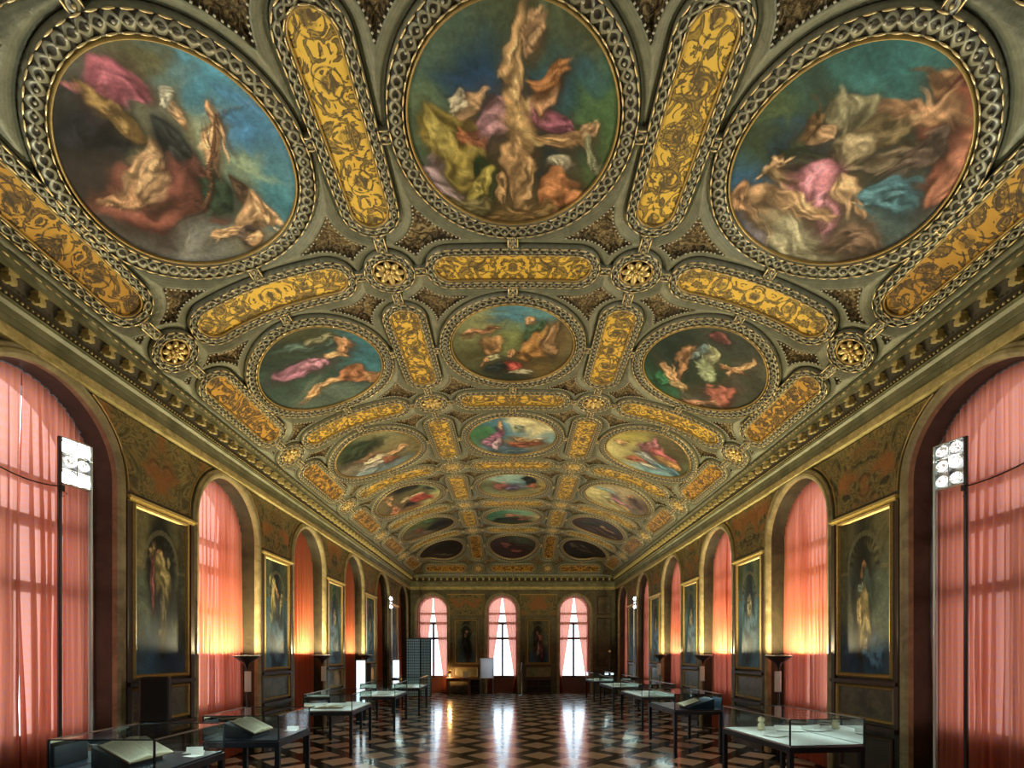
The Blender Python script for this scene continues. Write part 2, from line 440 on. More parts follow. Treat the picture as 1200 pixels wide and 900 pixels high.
def outline(cs, ct, hs, ht, r, step):
    """points and outward normals of a rounded slot"""
    P = []; N = []
    nc = max(10, int(math.ceil(r * PI / 2 / step)))
    corners = [(hs, ht, 0), (-hs, ht, 1), (-hs, -ht, 2), (hs, -ht, 3)]
    for x, y, q in corners:
        for k in range(nc + 1):
            a = PI / 2 * (q + k / nc); P.append((cs + x, ct + y)); N.append((math.cos(a), math.sin(a)))
    P = np.array(P); N = np.array(N)
    # drop duplicates and subdivide the straight runs
    Q = P + N * r; oP = []; oN = []
    for i in range(len(Q)):
        j = (i + 1) % len(Q); L = np.linalg.norm(Q[j] - Q[i])
        if L < 1e-6: continue
        n = max(1, int(round(L / step)))
        for k in range(n):
            f = k / n; oP.append(Q[i] * (1 - f) + Q[j] * f)
            nn = N[i] * (1 - f) + N[j] * f; oN.append(nn / np.linalg.norm(nn))
    return np.array(oP), np.array(oN)

def sweep(P, N, profile, closed=True, vnorm=False):
    """profile: list of (offset, height); UV = (arc length, 0..1 across)"""
    n = len(P); m = len(profile)
    seg = np.linalg.norm(np.roll(P, -1, 0) - P, axis=1); L = np.concatenate([[0], np.cumsum(seg)])
    idx = np.arange(n + 1) % n if closed else np.arange(n)
    off = np.array([p[0] for p in profile]); hh = np.array([p[1] for p in profile])
    X = P[idx][:, None, :] + N[idx][:, None, :] * off[None, :, None]
    H = np.broadcast_to(hh[None, :], X.shape[:2])
    V = vault(X[..., 0], X[..., 1], H).reshape(-1, 3)
    a0, a1 = off[0], off[-1]
    uv = np.stack([np.broadcast_to(L[:len(idx), None], X.shape[:2]), np.broadcast_to(((off - a0) / (a1 - a0))[None, :], X.shape[:2])], -1).reshape(-1, 2)
    return V, grid_faces(len(idx), m), uv, L[-1]

_bs = 6
_bt = []
for i in range(1, 4):
    a = PI * i / 4
    for k in range(_bs): _bt.append((math.cos(a), math.sin(a) * math.cos(2 * PI * k / _bs), math.sin(a) * math.sin(2 * PI * k / _bs)))
_bt = [(1, 0, 0)] + _bt + [(-1, 0, 0)]; BT = np.array(_bt)
BF = [(0, 1 + (k + 1) % _bs, 1 + k) for k in range(_bs)]
for i in range(2):
    for k in range(_bs):
        a = 1 + i * _bs; BF.append((a + k, a + (k + 1) % _bs, a + _bs + (k + 1) % _bs, a + _bs + k))
BF += [(1 + 2 * _bs + k, 1 + 2 * _bs + (k + 1) % _bs, 1 + 3 * _bs) for k in range(_bs)]
def along(P, pitch, closed=True):
    Q = np.vstack([P, P[:1]]) if closed else P
    seg = np.linalg.norm(np.diff(Q, axis=0), axis=1); L = np.concatenate([[0], np.cumsum(seg)])
    n = max(1, int(round(L[-1] / pitch))); d = (np.arange(n) + .5) * L[-1] / n
    x = np.interp(d, L, Q[:, 0]); y = np.interp(d, L, Q[:, 1]); e = .01
    dx = np.interp(d + e, L, Q[:, 0]) - np.interp(d - e, L, Q[:, 0]); dy = np.interp(d + e, L, Q[:, 1]) - np.interp(d - e, L, Q[:, 1])
    l = np.hypot(dx, dy); return np.stack([x, y], 1), np.stack([dx / l, dy / l], 1), L[-1] / n
def beads(mb, P, pitch, hl, rad, h, closed=True):
    C, Tn, p = along(P, pitch, closed)
    hl = hl * p / pitch
    a = BT[:, 0] * hl; b = BT[:, 1] * rad; c = BT[:, 2] * rad
    s = C[:, 0:1] + Tn[:, 0:1] * a - Tn[:, 1:2] * b; t = C[:, 1:2] + Tn[:, 1:2] * a + Tn[:, 0:1] * b
    V = vault(s, t, h + np.broadcast_to(c[None], s.shape)).reshape(-1, 3); nb = len(BT)
    F = [tuple(i + nb * k for i in f) for k in range(len(C)) for f in BF]
    mb.add(V, F)

def frame_parts(root, cs, ct, hs, ht, r, g, far, dull=False):
    """gilt lip, guilloche band with bosses, inner and outer bead rows"""
    step = .06 if not far else .11
    P, N = outline(cs, ct, hs, ht, r, step)
    big = g > .15
    if big:
        V, F, uv, L = sweep(P, N, [(-.008, .0), (-.008, .018), (.0, .034), (.008, .034), (.014, .02), (.014, -.02)])
        MB().add(V, F).build('gilt_lip', M['giltold'], root, smooth=True)
        g0 = .030
    else:
        V, F, uv, L = sweep(P, N, [(-.006, .0), (-.006, .02), (.006, .03), (.014, .02), (.014, -.01)])
        MB().add(V, F).build('gilt_lip', M['giltold'], root, smooth=True)
        g0 = .016
    V, F, uv, L = sweep(P, N, [(g0, -.02), (g0, .028), (g, .028), (g, -.03)])
    uv[:, 1] = np.tile([0, 0, 1, 1], len(uv) // 4)
    mb = MB().add(V, F, uv)
    w = (g - g0) / 2; mid = P + N * (g0 + w)
    mb.cur = 1; beads(mb, mid, .09, .013, .013, .038)
    mb.cur = 2; beads(mb, P + N * (g0 + .008), .115, .048, .0085, .034)
    beads(mb, P + N * (g - .006), .115, .048, .0085, .034)
    mb.build('guilloche_band', [M['guil'], M['boss'], M['giltdash']], root, smooth=True)
    return P, N

def link_band(root, a, b):
    """short guilloche bridge between two frames, a -> b in (s,t)"""
    a = np.array(a, float); b = np.array(b, float); d = b - a; L = np.linalg.norm(d)
    if L < .03: return
    d /= L; n = np.array([-d[1], d[0]]); hw = .055; k = max(2, int(L / .05) + 1)
    A = a - d * .01; B = b + d * .01
    P = np.array([A * (1 - f) + B * f for f in np.linspace(0, 1, k)]); N = np.tile(n, (k, 1))
    V, F, uv, _ = sweep(P, N, [(-hw, -.03), (-hw, .029), (hw, .029), (hw, -.03)], closed=False)
    uv[:, 1] = np.tile([0, 0, 1, 1], len(uv) // 4)
    mb = MB().add(V, F, uv); mb.cur = 1; beads(mb, P, .08, .014, .014, .037, False)
    beads(mb, P + N * hw, max(.1, L), .4 * max(.1, L), .009, .033, False); beads(mb, P - N * hw, max(.1, L), .4 * max(.1, L), .009, .033, False)
    mb.build('link_band', [M['guil'], M['giltdash']], root, smooth=True)

# ---- the painted discs: loose drapery-and-cloud masses, stand-ins in the colours of each picture
def ss(e0, e1, x):
    t = np.clip((x - e0) / (e1 - e0), 0, 1); return t * t * (3 - 2 * t)
def paint(U, V, bg, blobs, seed):
    r = random.Random(seed)
    wx = np.zeros_like(U); wy = np.zeros_like(U); nz = np.zeros_like(U)
    for f, a in ((2.3, .075), (5.1, .045), (11, .022), (23, .011), (41, .006)):
        for _ in range(2):
            an = r.uniform(0, 2 * PI); ph = r.uniform(0, 6.28); an2 = r.uniform(0, 2 * PI); ph2 = r.uniform(0, 6.28)
            wx += a * np.sin(f * (U * math.cos(an) + V * math.sin(an)) + ph); wy += a * np.sin(f * (U * math.cos(an2) + V * math.sin(an2)) + ph2)
            nz += a * 5 * np.sin(f * 1.6 * (U * math.cos(an2) - V * math.sin(an)) + ph + 3 * wx)
    x = U + wx; y = V + wy
    C = np.zeros(U.shape + (3,)); wsum = np.zeros(U.shape)
    for (cx, cy, col) in bg:
        w = 1 / (((x - cx) ** 2 + (y - cy) ** 2) + .04) ** 1.6
        C += w[..., None] * np.array(col); wsum += w
    C /= wsum[..., None]; C *= (1 + .28 * nz)[..., None]
    def lay(C, cx, cy, rx, ry, rot, col, so, op=1.0, fd=1.0):
        a = math.radians(rot); ca, sa = math.cos(a), math.sin(a)
        dx = x - cx; dy = y - cy; p = (dx * ca + dy * sa) / rx; q = (-dx * sa + dy * ca) / ry
        q = q + .35 * np.sin(2.2 * p + cx * 9)
        d = np.sqrt(p * p + q * q); al = op * (1 - ss(1 - so, 1 + so, d))
        f = .5 + .5 * np.sin(6 * q + 3.5 * p * p + 4 * p + cx * 17)
        sh = 1 + fd * (.5 * (f - .5) + .35 * (cy * 0 + q * .5)) - fd * .3 * ss(.5, 1, d)
        return C * (1 - al[..., None]) + np.array(col) * sh[..., None] * al[..., None]
    for _ in range(48):       # broken brushwork of the ground
        cx, cy = r.uniform(-1, 1), r.uniform(-1, 1); b = min(bg, key=lambda q: (q[0] - cx) ** 2 + (q[1] - cy) ** 2)[2]; k = r.uniform(.5, 1.5)
        C = lay(C, cx, cy, r.uniform(.12, .4), r.uniform(.04, .12), r.uniform(-50, 30), [min(1, v * k + .01) for v in b], .5, .55, .5)
    for (cx, cy, rx, ry, rot, col, *sft) in blobs:
        C = lay(C, cx + .02, cy - .03, rx * 1.3, ry * 1.35, rot, [v * .16 for v in col], .5, .6, .2)
        g = sum(col) / 3; col = [(.94 * v + .06 * g) * .84 for v in col]
        C = lay(C, cx, cy, rx, ry, rot, col, max(.13, sft[0] if sft else .13))
        a = math.radians(rot)
        for _ in range(17):
            u, v = r.gauss(0, .42), r.gauss(0, .42); k = r.choice((.22, .4, .7, 1.3, 1.7)); big = rx * r.uniform(.2, .5); sm = ry * r.uniform(.14, .36)
            C = lay(C, cx + u * rx * math.cos(a) - v * ry * math.sin(a), cy + u * rx * math.sin(a) + v * ry * math.cos(a), big, sm, rot + r.uniform(-35, 35), [min(1, q * k + (.02 if k > 1 else 0)) for q in col], .5, .7, .5)
    return np.clip(np.maximum(C, 0) ** 1.22 * 1.45, .003, 1)
FL = (.74, .46, .23); FL2 = (.58, .32, .15)
PAINT = {
 (0, 0): ([(-.9, .6, (.04, .035, .03)), (-.7, -.2, (.10, .09, .08)), (-.3, -.75, (.24, .24, .22)), (.2, .8, (.16, .15, .07)), (.55, .45, (.06, .32, .48)), (.9, 0, (.04, .22, .42)), (.75, -.5, (.05, .30, .40)), (.3, .2, (.36, .40, .26)), (.55, -.25, (.28, .36, .24)), (.3, -.9, (.25, .22, .15))],
   [(-.65, .55, .22, .2, 30, (.05, .05, .06)), (-.15, .68, .34, .2, -20, (.55, .15, .22)), (-.45, .63, .1, .22, 25, (.35, .22, .06)), (-.5, .0, .42, .3, -20, (.34, .11, .07)), (-.50, .24, .26, .09, 20, FL), (-.38, .07, .22, .09, -8, FL), (-.72, .12, .14, .06, -25, FL2), (-.15, -.05, .3, .26, -30, (.30, .10, .07)), (-.05, .22, .2, .12, -20, (.05, .06, .06)), (.05, -.22, .17, .16, 10, (.03, .07, .04)), (.27, .30, .09, .11, 0, FL), (.3, .45, .15, .06, 35, (.6, .58, .45)), (.44, .02, .24, .07, 12, FL), (.62, .12, .07, .16, -20, FL), (.25, -.05, .6, .018, 22, (.20, .09, .04), .3), (.34, -.3, .09, .10, 0, (.12, .07, .04)), (.34, -.55, .16, .2, -15, FL), (.0, -.68, .26, .08, 12, FL), (.55, -.6, .07, .2, 25, FL), (.22, -.78, .1, .16, 0, (.18, .12, .10)), (.28, -.88, .09, .1, 0, FL)]),
 (0, 1): ([(0, .9, (.10, .13, .07)), (-.6, .75, (.10, .16, .12)), (.6, .7, (.10, .11, .05)), (-.3, .45, (.01, .07, .16)), (.5, .45, (.03, .10, .13)), (-.9, .2, (.14, .22, .14)), (.85, .1, (.10, .20, .08)), (.9, -.3, (.08, .12, .04)), (0, -.85, (.20, .14, .05)), (-.5, -.8, (.16, .13, .06)), (.5, -.85, (.10, .07, .03)), (.3, -.3, (.02, .04, .05))],
   [(-.75, -.3, .14, .3, -20, (.42, .28, .36)), (-.8, -.52, .26, .17, -10, (.62, .46, .52)), (-.62, .0, .26, .28, 15, (.40, .31, .05)), (-.70, -.05, .08, .26, 15, (.56, .46, .10)), (-.42, -.12, .18, .08, -20, (.55, .20, .06)), (-.45, -.35, .28, .16, -30, (.45, .36, .06)), (-.28, -.55, .2, .22, 20, (.03, .06, .02)), (-.35, -.52, .11, .2, -35, (.50, .42, .08)), (-.38, .22, .11, .13, -10, FL), (-.44, .28, .1, .07, 30, (.62, .55, .40)), (-.2, .03, .13, .2, -25, (.62, .34, .40)), (.04, .05, .17, .30, 0, (.78, .50, .20)), (.0, .55, .09, .30, -8, (.78, .50, .22)), (.13, .80, .07, .1, 0, FL), (.04, -.40, .13, .24, 5, (.74, .46, .20)), (.14, -.55, .08, .24, 3, (.66, .42, .18)), (-.1, -.6, .06, .14, 0, (.55, .34, .14)), (.45, -.08, .26, .07, -8, (.72, .44, .18)), (.7, -.02, .1, .06, 20, FL), (.35, .12, .18, .09, -35, (.50, .16, .26)), (.26, .34, .11, .13, 10, FL2), (.28, .45, .16, .07, 10, (.50, .22, .05)), (.44, -.3, .12, .08, 0, (.70, .68, .50)), (.50, -.60, .16, .22, 5, (.62, .26, .07)), (.80, -.3, .05, .28, 30, (.40, .42, .26)), (-.5, -.72, .28, .09, -5, (.28, .24, .10)), (.1, -.85, .5, .07, 5, (.34, .22, .07))]),
 (0, 2): ([(-.6, .55, (.05, .11, .08)), (-.1, .8, (.04, .17, .17)), (-.8, .1, (.08, .12, .05)), (-.8, -.35, (.02, .13, .24)), (-.5, .15, (.02, .08, .14)), (.3, .1, (.10, .10, .06)), (.8, -.2, (.12, .20, .20)), (.8, -.6, (.18, .12, .08)), (.2, -.85, (.42, .36, .24)), (-.5, -.85, (.28, .25, .30))],
   [(.35, .82, .2, .09, 0, (.60, .34, .14)), (.62, .72, .3, .12, -10, (.25, .04, .04)), (.62, .42, .4, .3, -20, (.46, .14, .07)), (.78, .3, .16, .28, 20, (.55, .22, .12)), (.15, .6, .38, .10, 14, FL2), (-.3, .5, .2, .15, -30, (.42, .38, .22)), (.05, .42, .16, .12, 10, (.30, .22, .10)), (-.05, .22, .22, .16, -30, (.46, .36, .20)), (.3, .2, .16, .14, 10, (.20, .15, .09)), (.45, .25, .1, .26, 0, (.16, .11, .08)), (-.42, .28, .12, .11, 0, FL), (-.5, .28, .07, .16, 20, (.25, .14, .05)), (-.32, .02, .26, .13, -20, (.03, .06, .03)), (-.55, -.1, .07, .14, -30, FL), (-.3, -.25, .3, .12, -20, (.30, .20, .09)), (.0, -.18, .32, .20, -10, (.74, .28, .36)), (.18, -.33, .12, .14, 20, (.80, .34, .44)), (.35, -.18, .26, .08, -35, FL), (-.42, -.52, .34, .16, -5, FL), (-.05, -.38, .34, .07, 10, FL), (-.45, -.72, .24, .06, -30, FL), (-.8, -.55, .12, .14, 0, FL2), (.62, -.1, .24, .1, 10, (.12, .30, .36)), (.0, -.72, .42, .16, 5, (.50, .46, .30), .4), (.58, -.5, .3, .10, 25, (.30, .19, .12), .4)]),
 (1, 0): ([(0, 0, (.05, .10, .08)), (-.6, .3, (.04, .08, .07)), (.8, 0, (.04, .20, .27)), (0, .8, (.09, .10, .05)), (-.2, -.7, (.12, .17, .15))],
   [(.05, .6, .4, .12, -10, (.14, .24, .22)), (.2, .68, .2, .08, 0, (.44, .44, .28)), (-.3, .15, .4, .14, -18, (.58, .26, .44)), (.0, .1, .16, .2, 30, (.60, .30, .46)), (.5, .3, .16, .22, 10, FL2), (.3, .15, .18, .06, -40, FL), (-.1, -.45, .42, .07, 8, FL), (.5, -.45, .2, .17, -30, (.44, .19, .08)), (.72, -.6, .14, .1, 0, FL2)]),
 (1, 1): ([(0, .85, (.07, .24, .34)), (.5, .7, (.10, .26, .30)), (-.6, .6, (.26, .28, .14)), (0, .2, (.22, .26, .10)), (-.8, -.1, (.12, .12, .05)), (.8, .2, (.18, .13, .05)), (0, -.8, (.03, .04, .03)), (.6, -.7, (.14, .10, .03))],
   [(-.6, .42, .24, .06, 8, FL2), (-.45, .1, .2, .2, -20, (.56, .33, .13)), (-.45, -.25, .2, .13, -10, (.58, .56, .34)), (-.65, -.4, .06, .2, -20, FL2), (.27, .5, .08, .09, 0, FL), (.36, .3, .16, .15, -20, (.10, .24, .14)), (.45, -.1, .3, .28, 15, (.40, .21, .04)), (.8, .2, .1, .24, 0, (.42, .26, .12)), (.03, -.1, .1, .16, -30, FL2), (.02, -.62, .2, .15, 10, (.58, .09, .06)), (.2, -.75, .2, .08, 0, (.5, .48, .34)), (-.35, -.65, .22, .12, 0, (.03, .05, .05))]),
 (1, 2): ([(0, .6, (.05, .06, .05)), (-.6, 0, (.02, .04, .03)), (.5, .3, (.09, .09, .07)), (-.6, -.6, (.03, .14, .08)), (.4, -.6, (.10, .10, .08)), (.1, 0, (.04, .07, .04))],
   [(-.2, .7, .12, .12, 0, (.26, .09, .09)), (-.1, .25, .2, .08, -25, (.58, .60, .38)), (.05, .0, .24, .12, -25, (.38, .46, .30)), (-.35, .22, .14, .12, 30, (.24, .36, .38)), (-.5, .05, .12, .3, 20, FL2), (-.5, -.35, .38, .08, -25, FL), (-.4, -.5, .36, .1, -15, (.60, .42, .22)), (.42, .3, .08, .24, 10, FL), (.35, .22, .2, .05, 10, FL2), (.5, -.4, .24, .26, -30, (.48, .16, .12)), (.4, -.7, .3, .06, 30, (.50, .28, .18)), (-.7, -.5, .16, .14, 0, (.03, .20, .10))]),
 (2, 0): ([(-.5, .6, (.05, .08, .04)), (.4, .6, (.28, .28, .16)), (.9, 0, (.16, .14, .06)), (-.8, -.2, (.20, .18, .14)), (0, -.8, (.16, .22, .26)), (.2, 0, (.26, .22, .12))],
   [(-.4, .1, .36, .08, 0, (.58, .34, .20)), (-.1, -.1, .45, .09, 5, (.70, .62, .46)), (.35, .0, .26, .12, 10, (.68, .44, .22)), (-.35, -.35, .4, .1, 5, (.62, .60, .58)), (.1, -.35, .14, .18, 0, (.34, .13, .06)), (-.5, -.6, .3, .12, 0, (.26, .34, .40)), (-.35, .45, .5, .2, 5, (.04, .07, .03), .3)]),
 (2, 1): ([(0, .8, (.66, .62, .40)), (.5, .6, (.62, .58, .36)), (.8, 0, (.20, .36, .42)), (-.8, .2, (.06, .22, .08)), (-.4, .5, (.05, .25, .42)), (0, -.8, (.10, .20, .30)), (.4, -.3, (.30, .22, .12))],
   [(-.45, .1, .14, .35, 8, (.42, .16, .32)), (-.55, -.35, .22, .2, 0, (.52, .26, .46)), (-.4, -.4, .1, .26, 0, (.62, .46, .60)), (.25, -.3, .36, .2, 0, (.44, .14, .06)), (.3, -.02, .3, .1, -10, (.66, .40, .18)), (.6, .05, .26, .08, 10, (.66, .62, .52)), (.1, .5, .14, .1, 0, (.36, .44, .34)), (-.42, .6, .05, .16, 0, FL), (0, -.8, .5, .08, 0, (.10, .18, .24))]),
 (2, 2): ([(-.6, .4, (.40, .36, .10)), (-.6, -.2, (.50, .46, .22)), (.4, .6, (.12, .10, .05)), (.8, 0, (.12, .16, .08)), (.1, 0, (.30, .28, .16)), (.3, -.7, (.20, .36, .44))],
   [(-.1, .35, .12, .34, -10, (.50, .22, .28)), (.25, .25, .28, .2, -20, (.52, .14, .18)), (.45, .05, .3, .14, -20, (.56, .32, .10)), (-.7, .1, .16, .08, 0, FL), (.0, -.2, .3, .16, -20, (.42, .46, .50)), (.5, -.35, .36, .16, -15, (.16, .34, .46)), (-.2, -.55, .3, .14, -10, (.62, .22, .12)), (.1, -.65, .2, .1, 0, (.66, .64, .56))]),
 (3, 0): ([(0, .8, (.03, .03, .02)), (.8, .4, (.30, .44, .24)), (.9, -.2, (.52, .52, .26)), (-.8, 0, (.18, .15, .08)), (0, 0, (.14, .12, .05)), (0, -.8, (.20, .12, .06))],
   [(-.5, .3, .1, .4, -25, FL), (-.65, -.5, .1, .3, -20, (.60, .28, .14)), (.0, -.1, .3, .1, 15, (.62, .50, .30)), (.35, -.3, .34, .14, 5, (.58, .07, .04)), (.6, .25, .2, .1, 5, (.10, .12, .10)), (-.1, -.55, .26, .12, 0, (.03, .03, .03)), (.1, .7, .3, .12, 0, (.02, .03, .02))]),
 (3, 1): ([(-.3, .7, (.30, .44, .42)), (-.8, .1, (.18, .22, .12)), (.1, .2, (.22, .38, .42)), (.8, 0, (.38, .28, .08)), (0, -.8, (.26, .24, .10))],
   [(-.45, .0, .26, .3, 0, (.62, .22, .18)), (-.1, -.2, .22, .3, -10, (.20, .16, .30)), (.4, .5, .22, .3, 0, (.02, .03, .02)), (.45, .0, .2, .22, 0, (.56, .20, .10)), (.65, -.1, .1, .3, 10, (.44, .32, .08))]),
 (3, 2): ([(-.7, 0, (.58, .54, .28)), (0, .6, (.42, .36, .24)), (.7, .2, (.20, .14, .12)), (0, -.3, (.50, .46, .24)), (.8, -.5, (.16, .16, .14))],
   [(-.4, .35, .34, .1, -15, (.36, .56, .60)), (.0, .15, .2, .1, -20, (.40, .26, .34)), (-.1, -.2, .28, .16, -10, (.62, .60, .36)), (.3, -.15, .32, .1, -15, (.46, .22, .30)), (.3, -.5, .4, .08, -15, (.60, .40, .12)), (.65, .3, .16, .2, 0, (.14, .10, .12)), (.45, .6, .12, .12, 0, FL2)]),
 (4, 0): ([(0, .7, (.14, .18, .07)), (.6, 0, (.03, .03, .02)), (-.6, -.4, (.16, .12, .07))], [(.2, .6, .26, .14, 0, (.12, .26, .12)), (-.4, .1, .2, .1, 20, (.36, .10, .05)), (-.1, -.4, .3, .06, 5, (.46, .38, .26)), (.4, -.1, .4, .2, 5, (.02, .02, .02))]),  # last two rows carry the dark of the unlit end in their colours
 (4, 1): ([(-.6, .3, (.06, .22, .13)), (.4, .6, (.20, .40, .28)), (0, -.8, (.04, .06, .03)), (.8, .1, (.44, .40, .22))], [(-.1, .1, .3, .2, 15, (.54, .26, .14)), (.3, -.3, .24, .2, 0, (.48, .18, .11)), (-.3, -.4, .3, .14, 0, (.03, .05, .03))]),
 (4, 2): ([(0, .6, (.08, .08, .09)), (-.7, .1, (.10, .07, .06)), (.6, -.3, (.06, .04, .03))], [(-.3, .1, .2, .15, 0, (.05, .10, .09)), (.25, .2, .34, .1, -20, (.56, .38, .20)), (.6, -.4, .24, .06, -25, (.36, .24, .15)), (.2, -.4, .34, .06, -15, (.26, .15, .12))]),
 (5, 0): ([(0, 0, (.02, .02, .02)), (-.6, -.4, (.06, .04, .03))], [(.0, .4, .3, .08, 5, (.12, .10, .08)), (.0, -.5, .4, .05, 0, (.20, .16, .10))]),
 (5, 1): ([(0, 0, (.05, .02, .02)), (.3, .6, (.08, .10, .07))], [(-.5, .2, .2, .2, 0, (.24, .08, .06)), (.0, -.3, .26, .1, 0, (.30, .10, .07)), (.4, .0, .3, .06, -10, (.12, .06, .05))]),
 (5, 2): ([(0, 0, (.025, .02, .015))], [(-.5, .2, .2, .2, 20, (.16, .13, .09)), (.0, .3, .2, .1, -20, (.18, .15, .10)), (.2, -.3, .4, .08, -10, (.14, .10, .06))]),
}
DESC = {(0, 0): 'pink patch, smoky grey and deep blue', (0, 1): 'tall golden mass on teal', (0, 2): 'bright pink and red-orange drapery',
 (1, 0): 'dark teal with a lilac sweep', (1, 1): 'blue top, ochre and red below', (1, 2): 'dark with pale cream streaks',
 (2, 0): 'pale flesh tones on dark green', (2, 1): 'cream top, violet-pink at left', (2, 2): 'yellow ground, crimson and blue',
 (3, 0): 'bright red sweep, pale green edge', (3, 1): 'rose, blue and a black patch', (3, 2): 'pale yellow, light blue streak',
 (4, 0): 'dimmed by painted shade, green at the top', (4, 1): 'green over orange-brown', (4, 2): 'grey, one tan streak',
 (5, 0): 'almost black, shade painted in', (5, 1): 'dull red patches in painted shade', (5, 2): 'faint tan patches in blackish painted shade'}
ORD = ['nearest', 'second', 'third', 'fourth', 'fifth', 'farthest']
SIDE = {-1: 'left', 0: 'centre', 1: 'right'}

def disc_canvas(name, cs, ct, r, key, parent, nr, na):
    rr = np.sqrt(np.linspace(0.0004, 1, nr)); an = np.linspace(0, 2 * PI, na, endpoint=False)
    R, A = np.meshgrid(rr, an, indexing='ij')
    U = R * np.cos(A); V = R * np.sin(A)
    bg, bl = PAINT[key]
    C = paint(U, V, bg, bl, 11 + key[0] * 3 + key[1])
    P = vault(cs + U * r, ct - V * r, np.full_like(U, .004)).reshape(-1, 3)
    F = []
    for i in range(nr - 1):
        for j in range(na):
            j2 = (j + 1) % na; F.append((i * na + j, i * na + j2, (i + 1) * na + j2, (i + 1) * na + j))
    F.append(tuple(range(na))[::-1])
    me = bpy.data.meshes.new(name); me.from_pydata(P.tolist(), [], F)
    at = me.color_attributes.new('paint', 'FLOAT_COLOR', 'POINT')
    at.data.foreach_set('color', np.concatenate([C.reshape(-1, 3), np.ones((nr * na, 1))], 1).astype(np.float32).ravel())
    me.materials.append(M['canvas']); me.polygons.foreach_set('use_smooth', [True] * len(F)); me.update()
    return link(bpy.data.objects.new(name, me), parent)

def root_at(name, s, t):
    p = vault(s, t, 0.0); return empty(name, tuple(p))
def deparent_fix(root):
    off = root.location.copy()
    def mv(o):
        for c in o.children:
            mv(c)
    for c in root.children: c.location = (-off.x, -off.y, -off.z)

